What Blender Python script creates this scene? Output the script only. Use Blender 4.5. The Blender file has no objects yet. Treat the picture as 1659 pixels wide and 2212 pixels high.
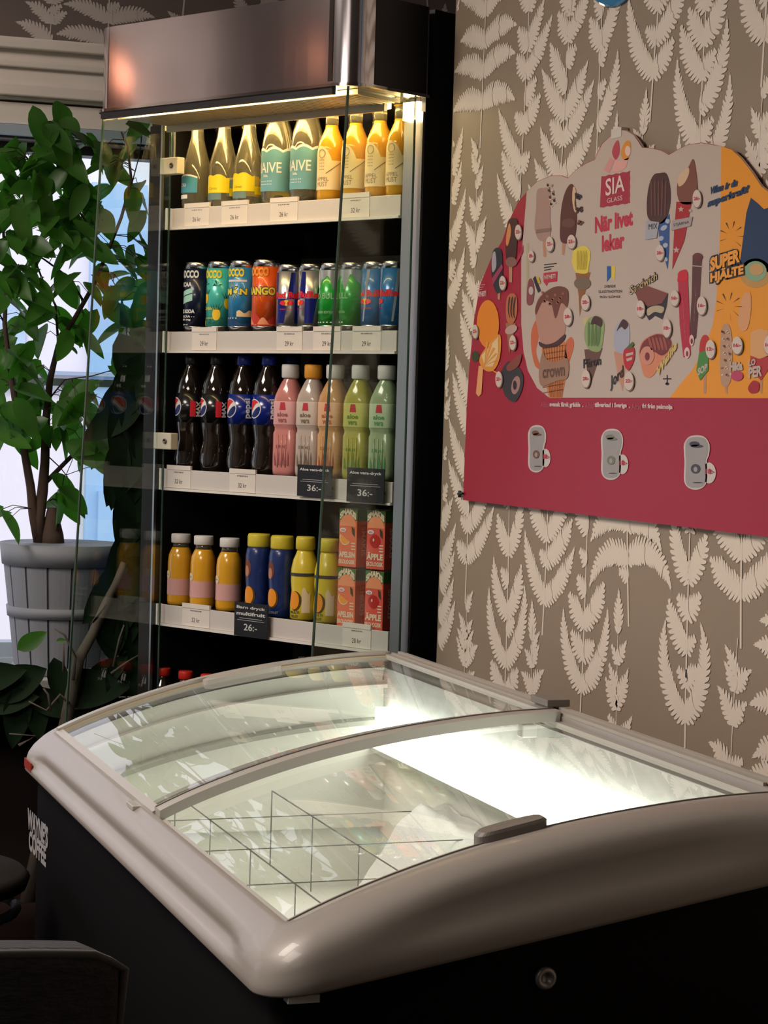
import bpy, math, random
from math import sin, cos, pi, radians, atan2, sqrt, exp
from mathutils import Vector, Matrix
random.seed(7)
C = bpy.context.scene.collection
SC = bpy.context.scene
# ------------------------------------------------------------------ camera
H = 1.38                                   # eye height
FPX, YAW, PIT, ROL, FB = 4700.0, 0.33161536, 0.04665545, 0.0286229, 1.07672778
_f = Vector((sin(YAW)*cos(PIT), cos(YAW)*cos(PIT), -sin(PIT)))
_r0 = Vector((cos(YAW), -sin(YAW), 0)); _u0 = _r0.cross(_f)
CR = cos(ROL)*_r0 + sin(ROL)*_u0
CU = -sin(ROL)*_r0 + cos(ROL)*_u0
cam_d = bpy.data.cameras.new('camera'); cam = bpy.data.objects.new('camera', cam_d); C.objects.link(cam)
cam_d.sensor_fit = 'VERTICAL'; cam_d.sensor_height = 36.0; cam_d.lens = FPX/2212*36
cam_d.clip_start = .05; cam_d.clip_end = 200
cam.matrix_world = Matrix(((CR.x, CU.x, -_f.x, 0), (CR.y, CU.y, -_f.y, 0), (CR.z, CU.z, -_f.z, H), (0, 0, 0, 1)))
SC.camera = cam
SC.view_settings.view_transform = 'Standard'; SC.view_settings.look = 'None'
SC.view_settings.gamma = 1.0; SC.view_settings.use_curve_mapping = False
SC.view_settings.exposure = 0.0
# ------------------------------------------------------------------ light
w = bpy.data.worlds.new('overcast_sky'); SC.world = w; w.use_nodes = True
bg = w.node_tree.nodes['Background']; bg.inputs[0].default_value = (.72, .84, 1.0, 1); bg.inputs[1].default_value = 1.7
def area(name, loc, size, power, col, rot=(0, 0, 0), sy=None):
    l = bpy.data.lights.new(name, 'AREA'); l.energy = power; l.color = col; l.size = size
    if sy: l.shape = 'RECTANGLE'; l.size_y = sy
    o = bpy.data.objects.new(name, l); C.objects.link(o); o.location = loc; o.rotation_euler = rot; return o
area('room_fill', (-.75, 2.3, 2.27), .9, 34, (1, .87, .76))  # added fill at pendant height, leaves the upper wall darker
area('room_fill', (-.8, 3.6, 2.84), .9, 62, (1, .87, .76))  # added fill that brightens the back wall and its trim
area('room_fill', (-1.8, .4, 2.84), 1.2, 8, (1, .87, .76))  # weak added fill, unseen on the left
s_ = bpy.data.lights.new('sun', 'SUN'); s_.energy = 1.7; s_.angle = .2; s_.color = (1, .93, .9)
so = bpy.data.objects.new('sun', s_); C.objects.link(so); so.rotation_euler = (radians(52), 0, radians(-20))  # lights the facade across the street

# ------------------------------------------------------------------ materials
def lin(c):
    return tuple(((v/255)/12.92 if v/255 <= .04045 else ((v/255+.055)/1.055)**2.4) for v in c)
_M = {}
def mat(name, col, rough=.5, metal=0., trans=0., ior=1.45, emit=None, es=0., coat=0., noise=None, bump=None, sss=0., alpha=1, spec=None, aniso=0):
    if name in _M: return _M[name]
    m = bpy.data.materials.new(name); m.use_nodes = True; nt = m.node_tree; b = nt.nodes['Principled BSDF']
    b.inputs['Base Color'].default_value = (*col, 1); b.inputs['Roughness'].default_value = rough
    b.inputs['Metallic'].default_value = metal; b.inputs['Transmission Weight'].default_value = trans
    b.inputs['IOR'].default_value = ior; b.inputs['Coat Weight'].default_value = coat
    if spec is not None: b.inputs['Specular IOR Level'].default_value = spec
    if sss: b.inputs['Subsurface Weight'].default_value = sss; b.inputs['Subsurface Radius'].default_value = (.01, .01, .01)
    if emit: b.inputs['Emission Color'].default_value = (*emit, 1); b.inputs['Emission Strength'].default_value = es
    if aniso: b.inputs['Anisotropic'].default_value = aniso
    tc = nt.nodes.new('ShaderNodeTexCoord')
    if noise:   # (scale, amount, stretch)
        sc, am, st = noise
        mp = nt.nodes.new('ShaderNodeMapping'); mp.inputs['Scale'].default_value = st
        n = nt.nodes.new('ShaderNodeTexNoise'); n.inputs['Scale'].default_value = sc; n.inputs['Detail'].default_value = 5
        nt.links.new(tc.outputs['Object'], mp.inputs[0]); nt.links.new(mp.outputs[0], n.inputs['Vector'])
        mx = nt.nodes.new('ShaderNodeMix'); mx.data_type = 'RGBA'
        mx.inputs[6].default_value = (*[v*(1-am) for v in col], 1); mx.inputs[7].default_value = (*[min(1, v*(1+am)) for v in col], 1)
        nt.links.new(n.outputs[0], mx.inputs[0]); nt.links.new(mx.outputs[2], b.inputs['Base Color'])
    if bump:    # (scale, strength, stretch)
        sc, am, st = bump
        mp = nt.nodes.new('ShaderNodeMapping'); mp.inputs['Scale'].default_value = st
        n = nt.nodes.new('ShaderNodeTexNoise'); n.inputs['Scale'].default_value = sc; n.inputs['Detail'].default_value = 4
        nt.links.new(tc.outputs['Object'], mp.inputs[0]); nt.links.new(mp.outputs[0], n.inputs['Vector'])
        bp = nt.nodes.new('ShaderNodeBump'); bp.inputs['Strength'].default_value = am; bp.inputs['Distance'].default_value = .002
        nt.links.new(n.outputs[0], bp.inputs['Height']); nt.links.new(bp.outputs[0], b.inputs['Normal'])
    _M[name] = m; return m
def pane_mat(name, tint, ior=1.5, rough=.0, haze=0.0, f0=.045):
    m = bpy.data.materials.new(name); m.use_nodes = True; nt = m.node_tree
    for n in list(nt.nodes): nt.nodes.remove(n)
    out = nt.nodes.new('ShaderNodeOutputMaterial'); t = nt.nodes.new('ShaderNodeBsdfTransparent'); g = nt.nodes.new('ShaderNodeBsdfGlossy')
    t.inputs[0].default_value = (*tint, 1); g.inputs['Roughness'].default_value = rough
    lw = nt.nodes.new('ShaderNodeLayerWeight'); lw.inputs[0].default_value = .5
    pw = nt.nodes.new('ShaderNodeMath'); pw.operation = 'POWER'; pw.inputs[1].default_value = 5; nt.links.new(lw.outputs['Facing'], pw.inputs[0])
    fr = nt.nodes.new('ShaderNodeMath'); fr.operation = 'MULTIPLY_ADD'; fr.inputs[1].default_value = .95; fr.inputs[2].default_value = f0; nt.links.new(pw.outputs[0], fr.inputs[0])
    mx = nt.nodes.new('ShaderNodeMixShader'); nt.links.new(fr.outputs[0], mx.inputs[0]); nt.links.new(t.outputs[0], mx.inputs[1]); nt.links.new(g.outputs[0], mx.inputs[2])
    last = mx
    if haze:
        d = nt.nodes.new('ShaderNodeBsdfDiffuse'); d.inputs[0].default_value = (.8, .82, .84, 1)
        tc = nt.nodes.new('ShaderNodeTexCoord'); n = nt.nodes.new('ShaderNodeTexNoise'); n.inputs['Scale'].default_value = 9; n.inputs['Detail'].default_value = 8
        nt.links.new(tc.outputs['Object'], n.inputs['Vector'])
        ma = nt.nodes.new('ShaderNodeMath'); ma.operation = 'MULTIPLY'; ma.inputs[1].default_value = haze; nt.links.new(n.outputs[0], ma.inputs[0])
        m2 = nt.nodes.new('ShaderNodeMixShader'); nt.links.new(ma.outputs[0], m2.inputs[0]); nt.links.new(mx.outputs[0], m2.inputs[1]); nt.links.new(d.outputs[0], m2.inputs[2]); last = m2
    nt.links.new(last.outputs[0], out.inputs[0]); _M[name] = m; return m

PAINT = 1.2    # albedo = photo tone * PAINT (how much the room's light dims a surface)
def art(c, k=None, rough=.35):
    n = 'print_%d_%d_%d' % tuple(c)
    l = lin(c); k = k or PAINT
    return mat(n, tuple(min(.85, max(.004, v*k)) for v in l), max(rough, .38), spec=.28)

# ------------------------------------------------------------------ mesh builder
class MB:
    def __init__(s): s.v = []; s.f = []; s.m = []; s.mats = []; s.sm = []
    def mi(s, m):
        if m not in s.mats: s.mats.append(m)
        return s.mats.index(m)
    def add(s, vs, fs, m, smooth=False):
        b = len(s.v); s.v += [tuple(p) for p in vs]; k = s.mi(m)
        for f in fs: s.f.append([b+i for i in f]); s.m.append(k); s.sm.append(smooth)
    def box(s, a, b, m, T=None):
        x0, y0, z0 = a; x1, y1, z1 = b
        vs = [(x0,y0,z0),(x1,y0,z0),(x1,y1,z0),(x0,y1,z0),(x0,y0,z1),(x1,y0,z1),(x1,y1,z1),(x0,y1,z1)]
        if T: vs = [T(p) for p in vs]
        s.add(vs, [(0,3,2,1),(4,5,6,7),(0,1,5,4),(1,2,6,5),(2,3,7,6),(3,0,4,7)], m)
    def poly(s, pts, m): s.add(pts, [list(range(len(pts)))], m)
    def prism(s, pts, z0, z1, m, smooth=False):
        n = len(pts)
        s.add([(x,y,z0) for x,y in pts]+[(x,y,z1) for x,y in pts], [list(range(n))[::-1], [n+i for i in range(n)]], m)
        s.add([(x,y,z0) for x,y in pts]+[(x,y,z1) for x,y in pts], [(i,(i+1)%n,n+(i+1)%n,n+i) for i in range(n)], m, smooth)
    def lathe(s, prof, m, seg=28, c=(0,0), sq=None, smooth=True):
        vs = []; fs = []
        for q_ in prof:
            r, z = q_[:2]; sq_ = q_[2] if len(q_) > 2 else sq
            for k in range(seg):
                a = 2*pi*k/seg; rr = r
                if sq_:  # superellipse for squarish bottles
                    e = sq_; rr = r/((abs(cos(a))**e+abs(sin(a))**e)**(1/e))
                vs.append((c[0]+rr*sin(a), c[1]-rr*cos(a), z))
        for i in range(len(prof)-1):
            for k in range(seg):
                k2 = (k+1) % seg; fs.append((i*seg+k, i*seg+k2, (i+1)*seg+k2, (i+1)*seg+k))
        if prof[0][0] > 1e-5: fs.append([k for k in range(seg)][::-1])
        if prof[-1][0] > 1e-5: fs.append([(len(prof)-1)*seg+k for k in range(seg)])
        s.add(vs, fs, m, smooth)
    def tube(s, pts, r, m, seg=8, r1=None, caps=True):
        pts = [Vector(p) for p in pts]; n = len(pts); vs = []; fs = []
        up = Vector((0.13, 0.21, .97))
        for i, p in enumerate(pts):
            d = (pts[min(i+1, n-1)]-pts[max(i-1, 0)]).normalized()
            a = d.cross(up)
            if a.length < .05: a = d.cross(Vector((1, 0, 0)))
            a.normalize(); b = d.cross(a)
            rr = r if r1 is None else r+(r1-r)*i/(n-1)
            for k in range(seg): t = 2*pi*k/seg; vs.append(p+rr*(a*cos(t)+b*sin(t)))
        for i in range(n-1):
            for k in range(seg): k2 = (k+1) % seg; fs.append((i*seg+k, i*seg+k2, (i+1)*seg+k2, (i+1)*seg+k))
        if caps: fs.append(list(range(seg))[::-1]); fs.append([(n-1)*seg+k for k in range(seg)])
        s.add(vs, fs, m, True)
    def text(s, t, m, T, bold=0.0):
        vs, fs = text_geo(t, bold); s.add([T(x, y) for x, y in vs], fs, m)
    def build(s, name, parent=None, bevel=0, loc=None, rz=0):
        me = bpy.data.meshes.new(name); me.from_pydata(s.v, [], s.f); me.update()
        for m in s.mats: me.materials.append(m)
        me.polygons.foreach_set('material_index', s.m); me.polygons.foreach_set('use_smooth', s.sm)
        o = bpy.data.objects.new(name, me); C.objects.link(o)
        if parent: o.parent = parent
        if loc: o.location = loc
        o.rotation_euler.z = rz
        if bevel:
            b = o.modifiers.new('bevel', 'BEVEL'); b.width = bevel; b.segments = 3; b.limit_method = 'ANGLE'; b.angle_limit = radians(40)
            b.harden_normals = False
        return o
_TG = {}
def text_geo(t, bold=0.0):
    """outline of a line of writing, scaled into 0..1 in both directions"""
    k = (t, bold)
    if k in _TG: return _TG[k]
    c = bpy.data.curves.new('writing', 'FONT'); c.body = t; c.size = 1; c.fill_mode = 'FRONT'; c.offset = bold; c.resolution_u = 3
    o = bpy.data.objects.new('writing', c); me = o.to_mesh()
    vs = [(v.co.x, v.co.y) for v in me.vertices]; fs = [list(p.vertices) for p in me.polygons]
    o.to_mesh_clear(); bpy.data.objects.remove(o); bpy.data.curves.remove(c)
    x0 = min(v[0] for v in vs); x1 = max(v[0] for v in vs); y0 = min(v[1] for v in vs); y1 = max(v[1] for v in vs)
    vs = [((x-x0)/(x1-x0), (y-y0)/(y1-y0)) for x, y in vs]
    _TG[k] = (vs, fs); return vs, fs
def tag(o, label=None, cat=None, group=None, kind=None):
    if label: o['label'] = label
    if cat: o['category'] = cat
    if group: o['group'] = group
    if kind: o['kind'] = kind
    return o
def thing(name, label, cat, loc=(0, 0, 0), rz=0, group=None):
    o = bpy.data.objects.new(name, None); C.objects.link(o); o.location = loc; o.rotation_euler.z = rz; o.empty_display_size = .05
    return tag(o, label, cat, group)
def struct(mb, name, parent=None, bevel=0):
    o = mb.build(name, parent, bevel)
    if not parent: o['kind'] = 'structure'
    return o
def ray(px, py):
    return CR*((px-829.5)/FPX) - CU*((py-1106)/FPX) + _f
def onX(px, py, x): r = ray(px, py); r = r*(x/r.x); return Vector((x, r.y, r.z+H))
def onY(px, py, y): r = ray(px, py); r = r*(y/r.y); return Vector((r.x, y, r.z+H))

# ------------------------------------------------------------------ room shell
WX = 1.40           # inner face of the papered right wall
WEND = 3.745        # where that wall ends
BY = 4.90           # inner face of the window wall
CEIL = 2.88
k_base = (.28, .215, .155); k_fern = (.72, .63, .54)
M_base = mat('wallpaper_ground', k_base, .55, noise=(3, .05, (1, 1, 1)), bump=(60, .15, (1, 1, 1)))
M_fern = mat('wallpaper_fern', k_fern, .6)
M_base2 = mat('wallpaper_ground_shaded', (.16, .125, .115), .6)  # back wall's shade is put into this darker copy of the wallpaper
M_fern2 = mat('wallpaper_fern_shaded', (.55, .49, .46), .6)

def ferns(u0, u1, v0, v1, seed, scale=1.0):
    """fern print: stems with curved toothed fronds that give way to each other; returns polygons in (u,v)"""
    rnd = random.Random(seed); occ = {}; cell = .0040*scale; polys = []
    def key(p): return (int(p[0]//cell), int(p[1]//cell))
    def free(p, fern, me, wide=True):
        kx, ky = key(p); o = occ.get((kx, ky))
        if o is not None and o != (fern, me) and o != (fern, 0): return False
        if wide:
            for i in (-1, 0, 1):
                for j in (-1, 0, 1):
                    o = occ.get((kx+i, ky+j))
                    if o is not None and o[0] != fern: return False
        return True
    stems = []; u = u0-.05; odd = 0
    while u < u1+.1:
        v = v0-.3-(.26 if odd else 0)+rnd.random()*.1
        while v < v1:
            L = (.46+.18*rnd.random())*scale
            stems.append((u+rnd.uniform(-.012, .012)*scale, v, L, rnd.uniform(-.14, .14)))
            v += L*.98
        u += .128*scale*rnd.uniform(.95, 1.08); odd = 1-odd
    fronds = []; fern = 0
    for (su, sv, L, lean) in stems:
        fern += 1; n = 30; pts = []; x, y, a = su, sv, lean; bend = -lean*2+rnd.uniform(-.12, .12)
        for i in range(n+1):
            pts.append((x, y, a)); st = L/n; x += sin(a)*st; y += cos(a)*st; a += bend/n
        w = .0019*scale
        for i in range(n):
            p, q = pts[i], pts[i+1]; ww = w*(1-.6*i/n); w2 = w*(1-.6*(i+1)/n)
            polys.append([(p[0]-ww, p[1]), (p[0]+ww, p[1]), (q[0]+w2, q[1]), (q[0]-w2, q[1])])
            for t in (0, .25, .5, .75): occ[key((p[0]+(q[0]-p[0])*t, p[1]+(q[1]-p[1])*t))] = (fern, 0)
        t = .10+.05*rnd.random(); sp = .041*scale; arch = rnd.choice((-1, -1, 1, 1))*rnd.uniform(.5, 1.9); k = 0
        while t < .985:
            i = min(n, int(t*n)); p = pts[i]
            for side in (-1, 1):
                FL = (.128*scale)*(1-.80*t**1.7)*rnd.uniform(.85, 1.1)
                th = (1.28-.62*t)+rnd.uniform(-.1, .1); k += 1
                fronds.append((t*.3+rnd.random()*.2, p, side, th, FL, arch*(1-t*.8), fern, k))
            t += sp/L*(1-.45*t)*rnd.uniform(.92, 1.1)
        fronds.append((.1, pts[-2], 0, 0, .05*scale, 0, fern, k+1))
    fronds.sort(key=lambda q: q[0])
    for _, p, side, th, FL, arch, fern, pid in fronds:
        st = .0067*scale; n = max(5, int(FL/st)); x, y = p[0], p[1]; a = p[2]+side*th; line = []
        for i in range(n+1):
            f = i/n; hw = .0165*scale*(sin(pi*min(1, .16+.84*f))**.55)*(1-.45*f)*min(1, FL/(.08*scale))**.6+.002*scale
            nx, ny = cos(a), -sin(a)
            if i > 1 and not free((x, y), fern, pid): break
            if i > 2 and any(not free((x+nx*hw*.7*s+sin(a)*hw*.4, y+ny*hw*.7*s+cos(a)*hw*.4), fern, pid) for s in (-1, 1)): break
            line.append((x, y, a, hw)); x += sin(a)*st; y += cos(a)*st
            a += -side*arch/max(8, n)
        if len(line) < 4: continue
        m = len(line)
        for i, (x, y, a, hw) in enumerate(line):
            k = min(1, (m-i)/5+.12); h2 = hw*k*(.9+.2*rnd.random()); nx, ny = cos(a), -sin(a); dx, dy = sin(a), cos(a)
            for s in (-1, 1):
                def P(o, fw): return (x+nx*o*s+dx*fw, y+ny*o*s+dy*fw)
                e = st*.52
                polys.append([P(0, -e), P(h2*.36, -e*1.02+h2*.1), P(h2*.85, h2*.36-e*.72), P(h2*1.05, h2*.50-e*.2), P(h2*.98, h2*.52+e*.3), P(h2*.36, h2*.1+e*.98), P(0, e)][::s])
                for o in (.3, .6, .85): occ[key(P(h2*o, h2*.4*o))] = (fern, pid)
            occ[key((x, y))] = (fern, pid)
            if i < m-1:
                x2, y2, a2, _h = line[i+1]; r = .0045*scale*k
                polys.append([(x-nx*r, y-ny*r), (x+nx*r, y+ny*r), (x2+cos(a2)*r, y2-sin(a2)*r), (x2-cos(a2)*r, y2+sin(a2)*r)])
    return [q for q in polys if all(u0 < a < u1 and v0 < b < v1 for a, b in q)]
mb = MB()
mb.box((WX, -2.6, 0), (WX+.12, WEND, CEIL), M_base)
for i_, q in enumerate(ferns(.9, WEND-.003, .62, 2.75, 5, 1.3)):
    mb.poly([(WX-.0004-.00003*(i_ % 23), a, b) for a, b in q], M_fern)
struct(mb, 'wall_right')
# window wall with two window openings
W1 = (-.42, 1.27); W2 = (-2.5, -1.05); WZ0, WZ1 = H-.60, H+.583
mb = MB(); T = .17
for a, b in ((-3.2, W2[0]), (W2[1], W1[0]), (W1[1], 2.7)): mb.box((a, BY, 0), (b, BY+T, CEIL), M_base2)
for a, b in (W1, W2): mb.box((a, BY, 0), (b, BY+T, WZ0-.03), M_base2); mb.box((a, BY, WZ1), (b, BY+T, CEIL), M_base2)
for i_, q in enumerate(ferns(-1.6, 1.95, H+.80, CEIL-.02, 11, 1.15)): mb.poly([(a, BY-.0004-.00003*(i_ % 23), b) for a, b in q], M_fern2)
struct(mb, 'wall_back')
M_wall = mat('painted_wall', (.35, .31, .28), .8)
mb = MB(); mb.box((-3.2, -2.6, 0), (-3.08, BY, CEIL), M_wall); struct(mb, 'wall_left')
mb = MB(); mb.box((-3.2, -2.72, 0), (WX+.12, -2.6, CEIL), M_wall); struct(mb, 'wall_front')
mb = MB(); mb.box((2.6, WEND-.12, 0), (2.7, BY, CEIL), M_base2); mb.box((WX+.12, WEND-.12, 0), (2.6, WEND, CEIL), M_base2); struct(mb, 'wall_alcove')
mb = MB(); mb.box((-3.2, -2.72, -.05), (2.7, BY+T, 0), mat('dark_wood_floor', (.006, .004, .003), .8, spec=.1, noise=(6, .4, (1, 12, 1)))); struct(mb, 'floor')
mb = MB(); mb.box((-3.2, -2.72, CEIL), (2.7, BY+T, CEIL+.05), mat('ceiling_paint', (.6, .57, .53), .9)); struct(mb, 'ceiling')
# wainscot under the windows
mb = MB(); mb.box((-3.05, BY-.025, 0), (1.9, BY-.001, WZ0-.07), mat('dark_red_brown_panelling', (.014, .006, .005), .7, noise=(4, .3, (8, 8, 1)))); struct(mb, 'trim_1')
M_trim = mat('aged_white_trim', (.74, .67, .61), .5, noise=(9, .06, (1, 1, 6)))
M_blue = mat('blue_grey_window_frame', (.36, .43, .50), .4)
M_pane = pane_mat('window_pane', (.96, .97, .98))
for wi, (a, b) in enumerate((W1, W2)):
    mb = MB()   # moulded casing head, stepped
    mb.box((a-.12, BY-.03, H+.665), (b+.12, BY-.001, H+.80), M_trim)
    mb.box((a-.14, BY-.05, H+.775), (b+.14, BY-.031, H+.80), M_trim)
    mb.box((a-.12, BY-.042, H+.735), (b+.12, BY-.031, H+.752), M_trim)
    mb.box((a-.12, BY-.045, H+.672), (b+.12, BY-.031, H+.70), M_trim)
    for s0, s1 in ((a-.12, a), (b, b+.12)): mb.box((s0, BY-.03, WZ0), (s1, BY-.001, H+.664), M_trim)
    o = struct(mb, 'trim_%d' % (wi+2), bevel=.004)
    mb = MB(); fw = .05; g = BY+.09
    mb.box((a, BY-.02, H+.613), (b, BY-.001, H+.66), M_trim)
    mb.box((a, g-.02, WZ1-.02), (b, g+.04, WZ1+.03), mat('dark_sash', (.07, .07, .075), .5))
    mb.box((a, BY-.03, H+.588), (b, BY-.002, H+.611), M_blue)  # sky reflection along the window head, put in as a blue strip
    mb.box((a, g-.02, WZ0), (b, g+.04, WZ0+.045), M_blue); mb.box((a, g-.05, WZ0-.03), (b, g+.05, WZ0+.012), M_blue)
    mb.box((a, g-.02, WZ0), (a+fw, g+.04, WZ1), M_blue); mb.box((b-fw, g-.02, WZ0), (b, g+.04, WZ1), M_blue)
    mb.box((a, g-.015, H+.035), (b, g+.035, H+.052), M_blue)
    o = struct(mb, 'window_%d' % (wi+1))
    m2 = MB(); m2.box((a+.01, g+.005, WZ0+.02), (b-.01, g+.009, WZ1-.005), M_pane); m2.build('window_pane', o)
    m3 = MB(); m3.box((a-.06, BY-.25, WZ0-.035), (b+.06, BY+.04, WZ0), mat('window_sill_stone', (.42, .42, .43), .35, noise=(12, .15, (1, 1, 1))))
    m3.box((a-.04, BY-.235, WZ0-.07), (b+.04, BY-.001, WZ0-.0351), mat('sill_apron', (.22, .21, .21), .5)); m3.build('window_sill', o, bevel=.004)
# across the street
mb = MB(); M_fac = mat('pale_pink_render', (.86, .77, .78), .9, noise=(2, .04, (1, 1, 1)))
mb.box((-8, 10.0, -2), (9, 10.4, 7), M_fac)
o = tag(mb.build('facade'), 'pale pink rendered building front seen bright through the window', 'building')
def facade_rect(name, l, r, t, b_, mt, d0, d1):
    p = onY(l, t, 10.0); q = onY(r, b_, 10.0); m = MB(); m.box((min(p.x, q.x), 10-d1, min(p.z, q.z)), (max(p.x, q.x), 10-d0, max(p.z, q.z)), mt); return m.build(name, o)
M_bl = mat('pale_blue_painted_wood', (.42, .58, .9), .5, noise=(1.2, .25, (1, 1, .4)))
facade_rect('door', 196, 290, 395, 1480, M_bl, .002, .05)
facade_rect('door', 205, 420, 1060, 1480, M_bl, .052, .09)
facade_rect('ledge', -200, 420, 800, 812, mat('grey_blue_ledge', (.35, .4, .5), .6), .002, .12)
facade_rect('shutter', -60, 48, 655, 800, mat('blue_white_shutter', (.5, .6, .75), .6, noise=(3, .3, (1, 1, 5))), .002, .06)
mb = MB(); mb.box((-12, 5.07, -.35), (12, 10.0, -.3), mat('pavement', (.4, .4, .42), .9)); struct(mb, 'floor_street')
# ------------------------------------------------------------------ fridge
FV = Vector((cos(FB), -sin(FB), 0)); SV = Vector((sin(FB), cos(FB), 0)); FC = -3.079; SF = 3.0116
FRZ = -FB
def fw(x, y, z=0): p = FV*(FC+x)+SV*(SF+y); return (p.x, p.y, z)
def fl(px, py, y=0.0):   # a photo point on the plane at depth y of the fridge -> local x, z
    r = ray(px, py); k = (SF+y)/r.dot(SV); r = r*k; return r.dot(FV)-FC, r.z+H
fridge = thing('drinks_fridge', 'tall open-fronted drinks fridge with a brushed metal header and glass side panels', 'fridge', fw(0, 0, 0), FRZ)
M_blk = mat('black_powder_coat', (.012, .011, .013), .45)
M_int = mat('dark_fridge_lining', (.02, .018, .018), .5)
M_steel = mat('brushed_steel_header', (.70, .66, .70), .15, 1.0, bump=(5, .5, (1, 1, .08)))
M_chr = mat('polished_chrome', (.62, .60, .58), .12, 1.0)
M_alu = mat('satin_aluminium', (.58, .58, .60), .32, 1.0)
M_glass = pane_mat('side_glass', (.90, .95, .92), 1.5)
M_gedge = mat('green_glass_edge', (.035, .075, .055), .2, coat=.6)
XL, XR = -.388, .375          # outer sides
ZT = H+.744; ZB = H+.583      # header
D = .47
m = MB(); m.box((XL, .001, 0), (XL+.035, D, ZB), M_blk); m.box((XR-.012, .001, 0), (XR, D, ZB), M_blk); m.box((XL, D-.03, 0), (XR, D, ZT), M_blk)
m.box((XL, .02, ZB+.001), (XR, D-.031, ZT-.001), M_blk)
m.build('cabinet_shell', fridge)
m = MB(); m.box((XL+.036, .001, H+.575), (XR-.013, D-.032, ZB), M_int); m.box((XL+.036, D-.05, .12), (XR-.013, D-.031, H+.574), M_int)
m.box((XL+.036, D-.056, H+.30), (XR-.013, D-.051, H+.33), M_alu); m.box((XL+.036, D-.056, H+.035), (XR-.013, D-.051, H+.06), M_alu)
m.build('back_panel', fridge)
m = MB(); m.box((XL, -.19, .02), (XR, -.001, .34), M_blk); m.box((XL+.02, -.195, .10), (XR-.02, -.1901, .30), mat('base_grille', (.03, .03, .03), .4)); m.build('base', fridge, bevel=.01)
# header: rounded front corners
def rounded(x0, x1, y0, y1, r, n=8):
    p = []
    for k in range(n+1): a = pi+pi/2*k/n; p.append((x0+r+r*cos(a), y0+r+r*sin(a)))
    for k in range(n+1): a = 1.5*pi+pi/2*k/n; p.append((x1-r+r*cos(a), y0+r+r*sin(a)))
    p += [(x1, y1), (x0, y1)]; return p
Y0 = -.198; HX0, HX1 = -.343, .379
m = MB(); m.prism(rounded(HX0, HX1, Y0, .0, .05), ZB, ZT, M_steel, True); hd = m.build('header', fridge)
m = MB(); m.box((HX1+.0002, Y0+.055, ZB+.001), (HX1+.0012, -.004, ZT-.001), M_blk); m.build('side_cheek', hd)
m = MB(); m.box((HX1-.062, Y0-.0016, ZB+.004), (HX1-.052, Y0-.0001, ZT-.004), M_chr); m.build('seam_strip', hd)
m = MB(); m.prism(rounded(HX0-.006, HX1+.006, Y0-.006, .0, .055), ZB-.006, ZB-.0005, M_chr, True); m.build('lower_rim', hd)
m = MB()
M_gold = mat('slotted_air_grille', (.62, .55, .42), .35, .6)
m.box((XL+.08, -.16, ZB-.016), (XR-.02, -.152, ZB-.007), M_gold); m.box((XL+.08, -.03, ZB-.027), (XR-.075, -.022, ZB-.007), M_gold)
n = 46
for i in range(n):
    x = XL+.085+(XR-.11-XL)*i/n; m.box((x, -.1519, ZB-.015), (x+.004, -.0301, ZB-.008), M_gold)
m.build('air_grille', hd)
M_led = mat('warm_led_tube', (1, .9, .7), .5, emit=(1, .70, .28), es=29)
m = MB(); m.box((XL+.08, -.018, ZB-.020), (XR-.08, -.006, ZB-.0065), M_led); m.build('led_tube', hd)
m = MB(); m.box((HX0+.05, -.187, ZB-.0135), (HX1-.06, -.177, ZB-.0065), M_led); m.build('led_tube', hd)
m = MB(); m.box((HX0+.03, -.200, ZB-.019), (HX1-.05, -.190, ZB-.0057), M_blk); m.build('front_lip', hd)
# side posts
M_post = mat('dark_reflective_post', (.035, .028, .028), .16, .5)
m = MB(); m.box((XL, -.004, .345), (XL+.036, .0009, ZB-.007), M_post); m.build('left_post', fridge)
m = MB(); m.box((XL+.0362, -.006, .345), (XL+.041, .0009, ZB-.007), M_alu); m.build('post_trim', fridge)
m = MB(); m.box((XR-.048, -.003, .345), (XR-.002, .0009, ZB-.030), M_alu); rp = m.build('right_post', fridge)
m = MB(); m.box((XR-.044, -.012, ZB-.045), (XR-.006, -.0031, ZB-.012), mat('led_end_cap', (.9, .88, .8), .4, emit=(1, .72, .38), es=16)); m.build('lamp_cap', rp)
# slanted glass side panels
for nm, gx in (('left_glass_panel', -.313), ('right_glass_panel', .362)):
    m = MB(); yt, yb, zt, zb = -.190, -.256, ZB-.007, H-.72
    vs = [(gx-.002, yt, zt), (gx+.002, yt, zt), (gx+.002, -.014, zt), (gx-.002, -.014, zt), (gx-.002, yb, zb), (gx+.002, yb, zb), (gx+.002, -.014, zb), (gx-.002, -.014, zb)]
    m.add(vs, [(0,1,2,3),(7,6,5,4),(4,5,1,0),(5,6,2,1),(6,7,3,2),(7,4,0,3)], M_glass); g = m.build(nm, fridge)
    m = MB(); vs = [(gx-.0016, yt-.0045, zt), (gx+.0016, yt-.0045, zt), (gx+.0016, yt-.0005, zt), (gx-.0016, yt-.0005, zt), (gx-.0016, yb-.0045, zb), (gx+.0016, yb-.0045, zb), (gx+.0016, yb-.0005, zb), (gx-.0016, yb-.0005, zb)]
    m.add(vs, [(0,1,2,3),(7,6,5,4),(4,5,1,0),(5,6,2,1),(6,7,3,2),(7,4,0,3)], M_gedge); m.build('polished_edge', g)
    m = MB(); m.box((gx-.0018, -.0138, zb), (gx+.0018, -.0118, zt), M_gedge); m.build('polished_edge', g)
M_clamp = mat('cream_clamp', (.66, .62, .5), .35)
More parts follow.
